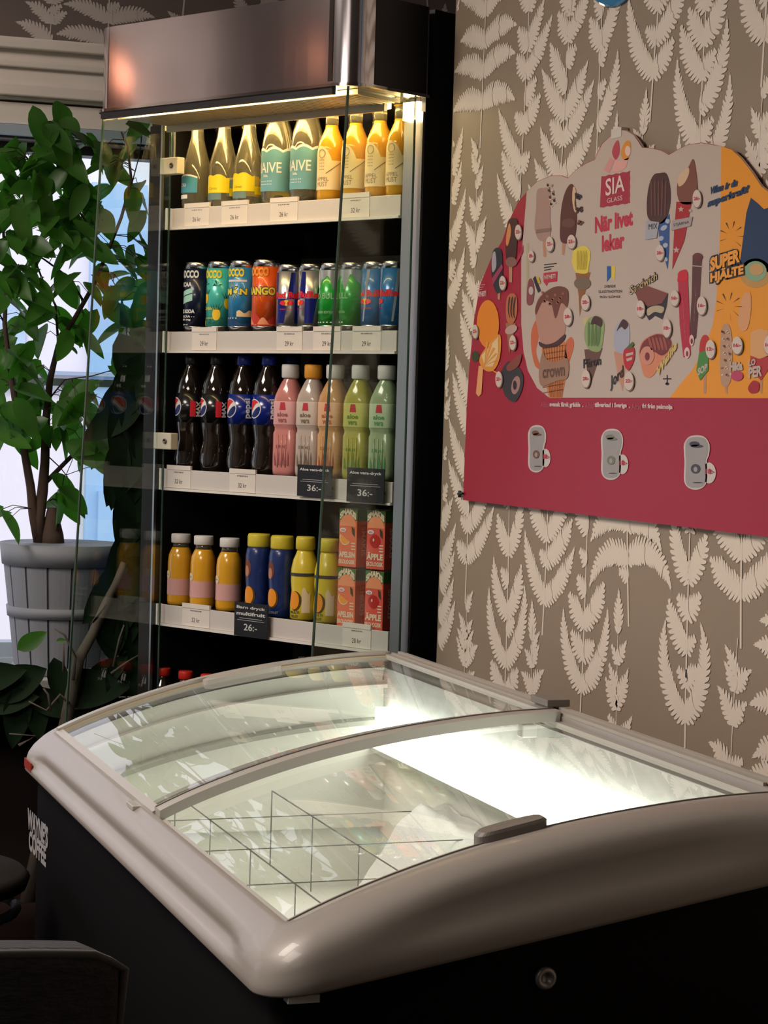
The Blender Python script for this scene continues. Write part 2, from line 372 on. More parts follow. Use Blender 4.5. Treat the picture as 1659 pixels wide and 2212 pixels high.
for zc in (H+.487, H-.076):
    m = MB(); m.box((-.324, -.032, zc-.017), (-.270, -.0115, zc+.017), M_clamp); c = m.build('glass_clamp', fridge, bevel=.002)
    m = MB(); m.lathe([(0, 0), (.0055, 0), (.0055, .002), (.003, .002), (.003, .0012), (0, .0012)][::1], mat('clamp_screw', (.15, .13, .1), .3, .8), 14)
    s = m.build('screw', c, loc=(-.287, -.0325, zc)); s.rotation_euler = (pi/2, 0, 0)
m = MB(); m.box((-.320, -.010, H+.505), (-.306, -.006, H+.565), M_alu); m.build('hinge_rod', fridge)
# shelves
SHZ = [H+.400, H+.147, H-.137, H-.419, H-.700]     # shelf surfaces
M_strip = mat('cream_price_rail', (.60, .56, .53), .4); M_lip = mat('pale_lip', (.74, .71, .66), .4); M_card = mat('price_card', (.72, .66, .60), .5)
M_shelf = mat('dark_shelf', (.03, .03, .03), .4, .3); M_ink = mat('grey_ink', (.06, .05, .05), .6)
SX0, SX1 = -.322, .322
shelves = []
for i, z in enumerate(SHZ):
    t = MB(); t.box((SX0, .004, z-.014), (SX1, D-.07, z), M_shelf); sh = t.build('shelf', fridge)
    t = MB(); t.box((SX0, -.002, z-.036), (SX1, .0035, z+.003), M_strip); pr = t.build('price_rail', sh, bevel=.001)
    t = MB(); t.box((SX0-.001, -.008, z-.041), (SX1+.001, .003, z-.0362), M_lip); t.box((SX0-.006, -.010, z-.040), (SX0-.0012, .0035, z+.004), M_lip); t.build('rail_lip', pr)
    shelves.append((sh, pr))
def flat_text(m, t, mt, x0, x1, z0, z1, y, bold=0.):
    m.text(t, mt, lambda u, v: (x0+(x1-x0)*u, y, z0+(z1-z0)*v), bold)
def price_tag(si, pxl, pxr, py, txt, small='- - - -'):
    z = SHZ[si]; xl = fl(pxl, py)[0]; xr = fl(pxr, py)[0]; pr = shelves[si][1]
    t = MB(); t.box((xl, -.0030, z-.035), (xr, -.0022, z+.002), M_card); t.box((xl, -.0042, z+.0022), (xr, .001, z+.0115), M_card)
    xm = (xl+xr)/2; wd = xr-xl
    flat_text(t, txt, M_ink, xm-.012, xm+.012, z-.026, z-.017, -.0033)
    flat_text(t, small, M_ink, xm-.2*wd, xm+.2*wd, z-.004, z-.0015, -.0033, .02)
    t.build('price_card', pr)
for a in ((0, 401, 454, 465, '26 kr', 'LOKA 33 cl'), (0, 481, 537, 460, '26 kr', 'LOKA 33 cl'), (0, 586, 645, 455, '26 kr', 'NAIVE'), (0, 741, 800, 450, '32 kr', 'ÄPPELMUST'),
          (1, 417, 470, 730, '29 kr', ''), (1, 600, 655, 730, '29 kr', 'ENERGI'), (1, 679, 738, 730, '29 kr', 'ENERGI'), (1, 764, 825, 730, '29 kr', 'ENERGI'),
          (2, 363, 414, 1030, '32 kr', 'PEPSI MAX'), (2, 498, 554, 1040, '32 kr', 'PEPSI'),
          (3, 396, 455, 1330, '32 kr', 'FRUKTSMOOTHIE'), (3, 742, 803, 1385, '20 kr', 'SMAKIS')):
    if not a[5]: a = a[:5]+('NOCCO',)
    price_tag(*a)
M_bcard = mat('black_chalk_card', (.012, .012, .014), .35); M_chalk = mat('white_chalk', (.6, .6, .6), .7)
def black_sign(l, r, t, b, lines, price, label):
    x0, z1 = fl(l, t, -.02); x1, _ = fl(r, t, -.02); _, z0 = fl(l, b, -.02)
    x0 = fl(l, (t+b)/2, -.02)[0]; x1 = fl(r, (t+b)/2, -.02)[0]; w_ = x1-x0; h_ = z1-z0
    o = thing('price_sign', label, 'sign', fw((x0+x1)/2, -.014, z0), FRZ, None)
    k = MB(); k.box((-w_/2, -.001, 0), (w_/2, .001, h_), M_bcard); k.box((-w_/2, .0011, h_*.25), (w_/2, .003, h_*.35), M_bcard)
    k.box((-.012, .0031, h_*.2), (.012, .0050, h_*.4), mat('clear_clip', (.3, .3, .3), .2)); k.build('card', o, bevel=.0004)
    k = MB()
    for i, s in enumerate(lines):
        zt = h_*(.90-.17*i); ln = min(.86, .09*len(s))
        flat_text(k, s, M_chalk, -w_*ln/2, w_*ln/2, zt-h_*.11, zt, -.0014, .03)
    k.box((-w_*.4, -.0016, h_*.47), (w_*.4, -.0012, h_*.48), M_chalk); k.box((-w_*.34, -.0016, h_*.53), (w_*.34, -.0012, h_*.54), M_chalk)
    flat_text(k, price, M_chalk, -w_*.2, w_*.2, h_*.18, h_*.38, -.0014, .01)
    k.build('writing', o)
black_sign(638, 713, 1003, 1071, ['Aloe vera-dryck'], '36:-', 'black price sign for the aloe drinks, left one, below the orange-capped clear bottle')
black_sign(745, 826, 1009, 1083, ['Aloe vera-dryck'], '36:-', 'black price sign for the aloe drinks, right one, below the yellow-green bottle')
black_sign(502, 574, 1299, 1372, ['Barn dryck', 'multifruit'], '26:-', 'black price sign reading 26 on the lowest visible price rail')

# ------------------------------------------------------------------ drinks
def cyl(m, r, a0, a1, z0, z1, mt, top=None, n=24, bot=None):
    vs = []; fs = []
    for i in range(n+1):
        u = i/n; a = a0+(a1-a0)*u
        zt = z1+(top(u) if top else 0); zb = z0+(bot(u) if bot else 0)
        vs += [(r*sin(a), -r*cos(a), zb), (r*sin(a), -r*cos(a), zt)]
    for i in range(n): fs.append((2*i, 2*i+2, 2*i+3, 2*i+1))
    m.add(vs, fs, mt, True)
def cyl_text(m, t, mt, r, ac, w_, z0, z1, bold=.02, vert=False):
    if vert: m.text(t, mt, lambda u, v: (r*sin(ac+(.5-v)*w_/r), -r*cos(ac+(.5-v)*w_/r), z0+(z1-z0)*u), bold)
    else: m.text(t, mt, lambda u, v: (r*sin(ac+(u-.5)*w_/r), -r*cos(ac+(u-.5)*w_/r), z0+(z1-z0)*v), bold)
def cyl_disc(m, mt, r, ac, zc, rad, half=None, sx=1):
    f = lambda u: sqrt(max(0, 1-(2*u-1)**2))*rad
    cyl(m, r, ac-rad*sx/r, ac+rad*sx/r, zc, zc, mt, f, 22, lambda u: -f(u))
def cyl_poly(m, mt, r, pts):
    """convex outline (angle, height) laid round the cylinder in narrow columns"""
    a0 = min(p[0] for p in pts); a1 = max(p[0] for p in pts); n = max(1, int((a1-a0)/.12)); k = len(pts)
    def span(a):
        zs = []
        for i in range(k):
            (x1, z1), (x2, z2) = pts[i], pts[(i+1) % k]
            if min(x1, x2)-1e-9 <= a <= max(x1, x2)+1e-9: zs += [z1, z2] if abs(x2-x1) < 1e-9 else [z1+(z2-z1)*(a-x1)/(x2-x1)]
        return (min(zs), max(zs)) if zs else (0, 0)
    cols = sorted(set([a0+(a1-a0)*i/n for i in range(n+1)]+[p[0] for p in pts])); vs = []
    for a in cols: lo, hi = span(a); vs += [(r*sin(a), -r*cos(a), lo), (r*sin(a), -r*cos(a), hi)]
    m.add(vs, [(2*i, 2*i+2, 2*i+3, 2*i+1) for i in range(len(cols)-1)], mt, True)
def place(src, x, y, z, label, group=None, rot=.5):
    """first use moves the source, later uses copy it with its parts"""
    if not src.get('used_'): src['used_'] = 1; r = src
    else:
        r = src.copy(); C.objects.link(r)
        for ch in list(src.children):
            c = ch.copy(); C.objects.link(c); c.parent = r
            for g in ch.children: d = g.copy(); C.objects.link(d); d.parent = c
    r.location = fw(x, y, z); r.rotation_euler.z = FRZ+rot; r['label'] = label
    if group: r['group'] = group
    elif 'group' in r: del r['group']
    return r
M_water = mat('clear_bottle_glass', (.66, .62, .46), .02, trans=.88, ior=1.36, coat=1)
def water(kind):
    big = kind == 'big'
    o = thing('water_bottle', 'x', 'bottle')
    if big: prof = [(.026, 0), (.0315, .004), (.0325, .02), (.0325, .085), (.032, .12), (.028, .145), (.020, .17), (.0145, .195), (.0135, .215), (.0135, .228)]; R = .0325; hc = .228; hl = (.028, .098)
    else: prof = [(.024, 0), (.029, .004), (.030, .012), (.030, .065), (.028, .09), (.0215, .118), (.0145, .145), (.0125, .165), (.0125, .178)]; R = .030; hc = .176; hl = (.03, .062)
    m = MB(); m.lathe(prof, M_water, 32); m.build('glass', o)
    capc = {'big': (.55, .55, .55), 'yellow': (.80, .62, .015), 'blue': (.02, .025, .16)}[kind]
    m = MB(); m.lathe([(.0145, hc-.006), (.0155, hc), (.0158, hc+.012), (.0145, hc+.0145), (0, hc+.0145)], mat('cap_'+kind, capc, .4), 24); m.build('cap', o)
    m = MB(); r = R+.0006
    if kind == 'big':
        M_teal = mat('teal_label', (.13, .34, .42), .45); M_w = mat('label_white', (.8, .8, .78), .45)
        top = lambda u: .007*abs(sin(u*9))*(.4+.6*sin(u*3.1)); 
        cyl(m, r, -1.5, 1.5, .028, .103, M_w, lambda u: top(u)+.004, 40); cyl(m, r+.0002, -1.5, 1.5, .026, .102, M_teal, top, 40)
        cyl_text(m, 'NAIVE', M_w, r+.0006, -.45, .066, .062, .083, .01); cyl_text(m, 'Stilla', M_w, r+.0006, -.5, .012, .054, .059)
        for k in (0, 1): cyl_text(m, '- - - - - - - -', M_w, r+.0006, -.5, .03, .045-.006*k, .0465-.006*k)
    elif kind == 'yellow':
        M_y = mat('yellow_label', (.82, .64, .01), .4); top = lambda u: .006*sin(u*pi)+.004*abs(sin(u*7))
        cyl(m, r, -1.35, .75, .03, .058, M_y, top, 30); cyl(m, r, .76, 1.6, .024, .04, M_y, None, 10)
        cyl(m, r, -1.2, .2, .016, .0295, mat('label_slate', (.12, .2, .2), .5), None, 14)
        cyl_text(m, 'Citron', mat('label_olive', (.4, .32, .01), .5), r+.0006, -.45, .022, .036, .042)
    else:
        M_y = mat('teal_label_2', (.06, .28, .42), .4); M_w = mat('label_white', (.8, .8, .78), .45); top = lambda u: .005*sin(u*pi)
        cyl(m, r, -1.3, .4, .034, .064, M_w, lambda u: top(u)+.003, 24); cyl(m, r+.0002, -1.3, .4, .034, .0635, M_y, top, 24); cyl(m, r, -1.3, -.3, .022, .030, M_w, None, 12)
        cyl_text(m, 'LOKA', M_w, r+.0006, -.7, .018, .046, .054)
    m.build('label', o); return o
def cider():
    o = thing('juice_bottle', 'x', 'bottle')
    M_j = mat('amber_apple_juice', (.78, .42, .035), .12, trans=.35, ior=1.34, coat=.6)
    m = MB(); m.lathe([(.021, 0), (.026, .004), (.0265, .012), (.0265, .098), (.0255, .112), (.019, .128), (.013, .142), (.0125, .148)], M_j, 30); m.build('juice', o)
    m = MB(); m.lathe([(.0127, .149), (.0125, .165), (.0125, .178)], M_water, 24); m.build('neck', o)
    m = MB(); m.lathe([(.0140, .172), (.0150, .175), (.0150, .186), (.0135, .190), (0, .190)], mat('gold_cap', (.55, .30, .03), .35, .5), 24); m.build('cap', o)
    m = MB(); r = .0271; M_cr = mat('cream_label', (.74, .62, .38), .55); M_br = mat('brown_ink', (.22, .14, .06), .6)
    cyl(m, r, -1.45, 1.3, .022, .078, M_cr, lambda u: .028*max(0, sin(pi*min(1, u*1.55)))**.7, 40)
    cyl_text(m, 'ÄPPEL', M_br, r+.0005, -.42, .030, .039, .048, 0); cyl_text(m, 'MUST', M_br, r+.0005, -.42, .026, .028, .037, 0)
    for k in range(4): cyl_text(m, '~ ~ ~', M_br, r+.0005, -.45, .012, .060+.006*k, .062+.006*k)
    m.tube([(r*1.02*sin(a), -r*1.02*cos(a), .092+.008*sin(t)) for t in [i*pi/8 for i in range(17)] for a in [-.45+.28*cos(t)]], .0004, M_br, 4)
    m.tube([(r*1.02*sin(a), -r*1.02*cos(a), .055+.02*(a+.0)) for a in [i*.12-.1 for i in range(12)]], .0005, M_br, 4)
    m.build('label', o); return o
A, B_, Dk = water('yellow'), water('big'), water('blue')
z = SHZ[0]+.001; G0 = 'yellow-capped water bottles on the top shelf'
def fx(px, py, y): return fl(px, py, y)[0]
place(Dk, fx(423, 445, .035), .035, z, 'clear water bottle with a dark blue cap and small teal label, top shelf far left')
place(A, fx(481, 443, .035), .035, z, 'clear water bottle with a yellow cap and yellow label, beside the blue-capped bottle', G0)
place(A, fx(535, 440, .035), .035, z, 'clear water bottle with a yellow cap and yellow label, beside the first tall teal-labelled bottle', G0)
place(B_, fx(598, 438, .038), .038, z, 'tall clear bottle with teal label, left one of the two, beside the yellow-capped bottles', 'tall teal-labelled water bottles')
place(B_, fx(661, 436, .038), .038, z, 'tall clear bottle with teal label, right one of the two, beside the apple juice', 'tall teal-labelled water bottles')
cd = cider(); G1 = 'apple juice bottles on the top shelf'
for i, (px, lb) in enumerate(((713, 'amber apple juice bottle with cream label, leftmost, beside the tall water bottle'), (765, 'amber apple juice bottle with cream label, second from the left'),
        (817, 'amber apple juice bottle with cream label, third from the left'), (862, 'amber apple juice bottle with cream label, at the right end by the post'))):
    place(cd, fx(px, 432, .034), .034, z, lb, G1)
for i, px in enumerate((713, 765, 817, 862)): place(cd, fx(px, 432, .034), .098, z, 'apple juice bottle in the second row behind the cream-labelled front bottles', 'second row of apple juice bottles')
for i, px in enumerate((423, 481, 535)): place(Dk if i == 0 else A, fx(px, 440, .035), .104, z, 'clear water bottle in the second row of the top shelf, behind the small front bottles', 'second row of small water bottles')

# cans
M_tin = mat('can_tin', (.62, .62, .64), .25, 1.0)
def can(kind):
    noc = kind in ('navy', 'teal', 'lemon', 'mango')
    o = thing('drink_can', 'x', 'can'); R = .0285 if noc else .0265; hh = .145 if noc else .134
    k = dict(navy=(.008, .013, .04), teal=(.06, .50, .42), lemon=(.03, .24, .50), mango=(.80, .10, .012), blue=(.55, .56, .58), green=(.012, .33, .035), light=(.025, .17, .42))[kind]
    Mb = mat('can_'+kind, k, .3, .15 if kind != 'blue' else .8, coat=.4)
    m = MB(); m.lathe([(.022, 0), (R-.004, .003), (R-.0005, .011), (R, .013)], M_tin, 30); m.build('bottom_rim', o); m = MB(); m.lathe([(R, hh-.014), (R-.0035, hh-.004), (R-.0035, hh), (R-.005, hh), (R-.0055, hh-.004), (0, hh-.004)], M_tin, 30); m.build('top_rim', o)
    m = MB(); m.lathe([(R, .0131), (R, hh-.0141)], Mb, 32); r = R+.0004
    def tx(t, c, ac, w_, z0, z1, b=.03, v=False): cyl_text(m, t, c, r+.0003, ac, w_, z0, z1, b, v)
    cw = mat('ink_white', (.75, .75, .74), .4); cy = mat('ink_yellow', (.85, .68, .04), .4); cg = mat('ink_mint', (.40, .72, .62), .4); cd_ = mat('ink_dark', (.02, .03, .05), .4); cr = mat('ink_red', (.75, .02, .03), .4)
    ac = -.48
    _tx = tx
    def tx(t, c, ac, w_, z0, z1, b=.03, v=False): _tx(t, c, ac, w_*1.42, z0, z1, b, v)
    if kind == 'navy':
        tx('NOCCO', cw, ac, .036, .112, .128, .05); tx('BCAA', cw, ac-.15, .022, .094, .104, .05)
        cyl(m, r, -1.15, -.05, .058, .072, cg, lambda u: u*.008, 10, lambda u: u*.008); cyl(m, r, -1.15, -.05, .074, .084, cg, lambda u: u*.008, 10, lambda u: u*.008)
        tx('ICE SODA', cw, ac-.1, .03, .040, .048, .05); tx('- - BCAA - -', cw, ac-.1, .03, .031, .036, .03); tx('180 mg', cw, ac-.15, .02, .024, .029, .03); tx('330 ml', cw, ac-.2, .012, .015, .018)
    elif kind == 'teal':
        tx('NOCCO', cy, ac, .036, .110, .127, .06); dg = mat('ink_palm', (.01, .10, .06), .4); yl = mat('ink_pineapple', (.85, .55, .02), .4)
        for (a, zz, s) in ((-.95, .070, .011), (.05, .037, .012), (.9, .06, .012), (-1.2, .02, .007)):
            cyl_disc(m, yl, r+.0002, a, zz, s, None, .75)
            for q in range(5): cyl_poly(m, dg, r+.0005, [(a-.05+.12*(q-2), zz+s*.8), (a+.05+.12*(q-2), zz+s*.8), (a+.25*(q-2), zz+s*1.9)])
        for (a, zz) in ((.1, .095), (-.9, .097), (-.3, .018), (.6, .02)):
            for q in range(4): cyl_poly(m, dg, r+.0002, [(a, zz), (a+.22*cos(q), zz+.004+.008*sin(q)), (a+.36*cos(q+.2), zz+.012*sin(q+.2))])
        tx('Caribbean', cy, -.55, .028, .046, .053, .02); tx('pineapple', cy, -.5, .02, .028, .031)
    elif kind == 'lemon':
        tx('NOCCO', cy, ac, .036, .112, .129, .06); cyl(m, r, -1.2, .6, .102, .106, cw, None, 14)
        for q in range(18):
            a = q/18*2*pi; cyl_poly(m, cy, r+.0001, [(-.45+.25*cos(a), .084+.008*sin(a)), (-.45+.28*cos(a+.16), .084+.009*sin(a+.16)), (-.45+.62*cos(a+.1), .084+.021*sin(a+.1))])
        tx('LIMÓN', cd_, ac, .047, .074, .093, .09); cyl_text(m, 'LIMÓN', cy, r+.0007, ac, .0655, .0755, .0915, .045)
        cyl(m, r, -.1, 1.0, .032, .042, mat('ink_sand', (.8, .6, .35), .4), lambda u: .003*sin(u*9), 14); cyl(m, r, -1.3, 1.3, .014, .024, mat('ink_wave', (.01, .05, .16), .4), lambda u: .006*sin(u*7), 24)
        tx('- - - -', cw, -.5, .018, .028, .030)
    elif kind == 'mango':
        tx('NOCCO', mat('ink_orange', (.9, .35, .03), .4), ac, .038, .112, .130, .06)
        tx('MANGO', cd_, ac+.25, .050, .073, .092, .09); cyl_text(m, 'MANGO', cy, r+.0007, ac+.25, .070, .0745, .0905, .045)
        cyl(m, r, -1.5, 1.5, .0135, .034, mat('ink_dune', (.55, .04, .02), .4), lambda u: .012*sin(u*8)*sin(u*3), 30); cyl(m, r+.0001, -1.2, .9, .016, .022, mat('ink_dune2', (.85, .3, .14), .4), lambda u: .008*sin(u*11+1), 24)
        for q in range(12): a = q/12*2*pi; cyl_poly(m, mat('ink_orange', (.9, .35, .03), .4), r+.0001, [(-.4+.5*cos(a), .083+.014*sin(a)), (-.4+.5*cos(a+.1), .083+.014*sin(a+.1)), (-.4+.8*cos(a+.05), .083+.028*sin(a+.05))])
    elif kind in ('blue', 'light'):
        nb = mat('ink_royal', (.008, .016, .20), .3, .3); a2 = mat('ink_blue2', (.02, .14, .36), .3, .3); ca = nb if kind == 'blue' else a2
        for s0 in (-2.2, -.75, .7, 2.1):
            cyl_poly(m, ca, r+.0001, [(s0-.62, .018), (s0+.02, .018), (s0+.30, .066), (s0-.62, .066)]) if kind == 'blue' else None
            if kind == 'blue': cyl_poly(m, ca, r+.0001, [(s0+.25, .066), (s0+.85, .066), (s0+.85, .118), (s0+.52, .118)])
            else: cyl_poly(m, mat('ink_silver', (.42, .46, .50), .3, .5), r+.0001, [(s0, .020), (s0+.14, .020), (s0+.6, .118), (s0+.34, .118)])
        ac2 = -.55; ye = mat('ink_sun', (.85, .6, .03), .4)
        cyl_disc(m, ye, r+.0004, ac2, .058, .006); 
        for s in (-1, 1): cyl_poly(m, cr, r+.0006, [(ac2+s*.05, .058), (ac2+s*.2, .063), (ac2+s*.5, .061), (ac2+s*.55, .056), (ac2+s*.3, .053), (ac2+s*.1, .053)])
        tx('Red Bull', cr, ac2, .040, .067, .080, .05); tx('ENERGY DRINK', cr, ac2, .02, .044, .0465, .02)
        tx('Red Bull', cr, ac2+2.0, .040, .067, .080, .05)
    else:
        cyl(m, r, -pi, pi, .098, .1199, mat('ink_silver2', (.50, .54, .52), .3, .7), None, 40, lambda u: .012*sin(u*31)+.006*sin(u*53))
        tx('RED BULL', mat('ink_pale_green', (.25, .55, .25), .4), -.5, .044, .064, .076, .03); tx('THE GREEN EDITION', mat('ink_pale_green', (.25, .55, .25), .4), -.5, .036, .036, .041, .02); tx('- - - - - -', cw, -.5, .03, .018, .020)
    m.build('printed_body', o); return o
z = SHZ[1]+.001; y = .034
for kd, px, lb in (('navy', 425, 'navy blue drink can with white lettering, far left of the can shelf'), ('teal', 474, 'turquoise drink can with pineapples printed on it'), ('lemon', 522, 'blue drink can with yellow lemon lettering'), ('mango', 573, 'orange-red drink can with yellow mango lettering')):
    place(can(kd), fx(px, 716, y), y, z, lb)
cb, cg_, cl_ = can('blue'), can('green'), can('light')
GC = 'energy drink cans on the second shelf'
place(cb, fx(624, 712, y), y, z, 'silver and dark blue energy drink can, left one, beside the orange can', None, 1.1)
place(cb, fx(671, 712, y), y, z, 'silver and dark blue energy drink can, right one, beside the green can', None, .2)
place(cg_, fx(716, 712, y), y, z, 'green energy drink can with silver top, left one, behind the glass edge')
place(cg_, fx(761, 712, y), y, z, 'green energy drink can with silver top, right one', None, -.3)
place(cl_, fx(808, 713, y), y, z, 'light blue energy drink can, left one, beside the green can')
place(cl_, fx(849, 713, y), y, z, 'light blue energy drink can, right one, at the end of the shelf', None, -.1)
for i, (kd, px) in enumerate(((cb, 624), (cb, 671), (cg_, 716), (cg_, 761), (cl_, 808), (cl_, 849))):
    place(kd, fx(px, 712, y), y+.058, z, ('silver and dark blue', 'silver and dark blue', 'green', 'green', 'light blue', 'light blue')[i]+' energy drink can in the second row behind the front can', 'second row of '+('silver and dark blue', 'silver and dark blue', 'green', 'green', 'light blue', 'light blue')[i]+' cans')

# cola bottles
M_cola = mat('dark_cola', (.012, .007, .005), .08, coat=1)
def cola(mx):
    o = thing('cola_bottle', 'x', 'bottle')
    prof = [(.018, 0), (.028, .003), (.0305, .012), (.0315, .028), (.029, .048), (.0265, .066), (.0285, .084), (.0305, .096), (.031, .106), (.031, .158), (.030, .168), (.0275, .182), (.0205, .200), (.0145, .212), (.0125, .218), (.0125, .226)]
    m = MB(); m.lathe(prof, M_cola, 36)
    for k in range(5):
        a = k*2*pi/5; m.tube([(.0295*sin(a), -.0295*cos(a), .010), (.0315*sin(a+.25), -.0315*cos(a+.25), .028), (.0272*sin(a+.5), -.0272*cos(a+.5), .062)], .0012, M_cola, 6)
    m.build('bottle', o)
    m = MB(); m.lathe([(.0138, .219), (.0148, .222), (.0148, .236), (.0135, .239), (0, .239)], mat('cap_black' if mx else 'cap_royal', (.012, .012, .014) if mx else (.01, .03, .28), .35), 24); m.build('cap', o)
    m = MB(); r = .0316; m.lathe([(r, .100), (r, .160)], mat('label_black' if mx else 'label_royal', (.006, .006, .008) if mx else (.006, .02, .22), .25, coat=.5), 36)
    ac = -.95 if mx else -.75; zc = .132; w_ = mat('ink_white', (.75, .75, .74), .4); rd = mat('emblem_red', (.70, .02, .02), .4); bl = mat('emblem_blue', (.008, .02, .14), .4); R = .0195
    cyl_disc(m, w_, r+.0003, ac, zc, R)
    def wave(x): return .2*R*sin(x/R*2.6)+.42*x
    def band(mt, sgn):
        pts = []; n = 20; r2 = R*.9; lo = .20*R if sgn > 0 else -.28*R
        xs = [-r2+2*r2*i/n for i in range(n+1)]
        for x in xs:
            yy = wave(x)+lo; lim = sqrt(max(0, r2*r2-x*x)); pts.append((x, max(-lim, min(lim, yy))))
        for x in xs[::-1]:
            lim = sqrt(max(0, r2*r2-x*x)); pts.append((x, sgn*lim))
        m.add([((r+.0006)*sin(ac+x/r), -(r+.0006)*cos(ac+x/r), zc+zz) for x, zz in pts], [(i, i+1, 2*n-i, 2*n+1-i) for i in range(n)], mt)
    band(rd, 1); band(bl, -1)
    if mx:
        cyl(m, r+.0003, .28, .66, .112, .146, mat('ink_max_red', (.62, .015, .03), .4), lambda u: -.003*u, 8); cyl_text(m, 'MAX', w_, r+.0005, .84, .010, .112, .144, .04, True)
    else: cyl_text(m, 'pepsi', w_, r+.0005, .62, .015, .112, .152, .03, True)
    m.build('label', o); return o
cm, cp = cola(True), cola(False); z = SHZ[2]+.001; y = .038
place(cm, fx(409, 1012, y), y, z, 'dark cola bottle with black label and round emblem, left one of the two', 'black-labelled cola bottles')
place(cm, fx(464, 1015, y), y, z, 'dark cola bottle with black label and round emblem, right one, beside the blue-labelled bottle', 'black-labelled cola bottles')
place(cp, fx(522, 1020, y), y, z, 'dark cola bottle with bright blue label and blue cap, left one of the two', 'blue-labelled cola bottles')
place(cp, fx(575, 1022, y), y, z, 'dark cola bottle with bright blue label and blue cap, right one, beside the pink drink', 'blue-labelled cola bottles')
for i, (s, px) in enumerate(((cm, 409), (cm, 464), (cp, 522), (cp, 575))): place(s, fx(px, 1018, y), y+.068, z, 'cola bottle with %s cap in the second row of its shelf' % ('black' if s is cm else 'blue'), 'second row of %s-capped cola bottles' % ('black' if s is cm else 'blue'))
def aloe(name, col, lab, capc, lcol, tr=.25):
    o = thing('aloe_drink_bottle', 'x', 'bottle'); Mj = mat('aloe_'+name, col, .18, trans=tr, ior=1.34, coat=.5)
    m = MB(); m.lathe([(.021, 0, 4), (.0260, .004, 4), (.0270, .012, 4), (.0270, .085, 4), (.025, .09, 4), (.025, .096, 4), (.027, .101, 4), (.027, .150, 4), (.026, .161, 3), (.018, .184, 2.2), (.0135, .192, 2), (.0130, .196, 2)], Mj, 40)
    for k in range(4):
        a = k*pi/2
        for j in (-1, 0, 1):
            p = lambda zz: ((.0272)*sin(a)+j*.009*cos(a), -(.0272)*cos(a)+j*.009*sin(a), zz)
            m.tube([p(.018), p(.05), p(.082)], .0012, Mj, 6)
    m.build('bottle', o)
    m = MB(); m.lathe([(.0155, .194), (.0175, .197), (.0178, .218), (.0165, .2215), (0, .2215)], mat('cap_'+capc[0], capc[1], .45), 30); m.build('cap', o)
    m = MB(); mp = MB(); Ml = mat('aloe_label_'+name, lab, .4); q = .0276
    m.lathe([(.0272, .102), (.0274, .103), (.0274, .147), (.0272, .148)], Ml, 40, sq=4)
    for k in range(4):
        a = k*pi/2
        if k in (0, 3, 1):
            Mi = mat('aloe_ink_'+name, lcol, .4); Mr = mat('aloe_red', (.55, .04, .06), .4)
            q2 = .0278; T2 = lambda u, zz: (q2*sin(a)+u*cos(a), -q2*cos(a)+u*sin(a), zz)
            m.text('aloe', Mi, lambda u, v: T2(-.012+.024*u, .118+.009*v), .03); m.text('vera', Mi, lambda u, v: T2(-.010+.02*u, .106+.008*v), .03)
            m.poly([T2(-.007, .131), T2(.007, .131), T2(.005, .146), T2(-.005, .146)], Mr)
            for j in range(5):
                u0_ = -.015+.007*j; mp.poly([T2(u0_-.002, .022), T2(u0_+.003, .022), T2(u0_+.002+.004*((j*7) % 3-1), .048+.004*(j % 3))], Mi)
            mp.text('DRINK', Mi, lambda u, v: T2(-.013+.026*u, .056+.006*v), .02)
    m.build('label', o); mp.build('printed_lettering', o); return o
wc = ('white', (.70, .68, .64)); oc = ('orange', (.75, .33, .03)); y = .036
for a in ((622, 1026, ('pink', (.75, .30, .27), (.72, .38, .38), wc, (.35, .10, .10)), 'pink aloe drink bottle with a white cap beside the cola'), (671, 1030, ('clear', (.62, .52, .45), (.62, .52, .45), oc, (.2, .15, .1)), 'pale clear aloe drink bottle with an orange cap'),
          (718, 1034, ('peach', (.72, .40, .17), (.72, .42, .24), wc, (.45, .12, .06)), 'peach-orange aloe drink bottle with a white cap, behind the glass edge'), (773, 1038, ('lime', (.52, .50, .10), (.55, .55, .14), wc, (.12, .25, .03)), 'yellow-green aloe drink bottle with a white cap'),
          (829, 1042, ('mint', (.40, .52, .30), (.45, .56, .36), wc, (.08, .3, .12)), 'pale green aloe drink bottle at the right end of its shelf')):
    place(aloe(*a[2]), fx(a[0], a[1], y), y, z, a[3], None, .25)

# fruit juices
def smoothie():
    o = thing('juice_bottle', 'x', 'bottle'); Mj = mat('orange_juice', (.72, .36, .02), .2, coat=.6)
    m = MB(); m.lathe([(.021, 0), (.0255, .003), (.0265, .01), (.0265, .09), (.025, .105), (.020, .117), (.0175, .121)], Mj, 30); m.build('bottle', o)
    m = MB(); m.lathe([(.0177, .1212), (.0165, .126), (.0165, .134)], M_water, 26); m.build('neck', o)
    m = MB(); m.lathe([(.0195, .130), (.0205, .132), (.0205, .147), (.019, .149), (0, .149)], mat('cap_white', (.70, .68, .64), .45), 30); m.build('cap', o)
    m = MB(); r = .0269; cyl(m, r, -1.5, 1.5, .022, .056, mat('pink_label', (.66, .36, .34), .5), None, 24); m.build('label', o); m = MB(); cyl_disc(m, mat('cream_seal', (.75, .62, .42), .5), r+.0004, -.85, .064, .0085)
    cyl_text(m, 'juice', mat('seal_ink', (.35, .25, .15), .5), r+.0008, -.85, .010, .062, .066); m.build('seal', o); return o
z = SHZ[3]+.001; y = .036; sm = smoothie()
for px, py, lb in ((388, 1303, 'small orange juice bottle with pink label and white cap, leftmost of the three'), (437, 1310, 'small orange juice bottle with pink label and white cap, middle of the three'), (493, 1316, 'small orange juice bottle with pink label and white cap, rightmost of the three')):
    place(sm, fx(px, py, y), y, z, lb, 'orange juice bottles with pink labels')
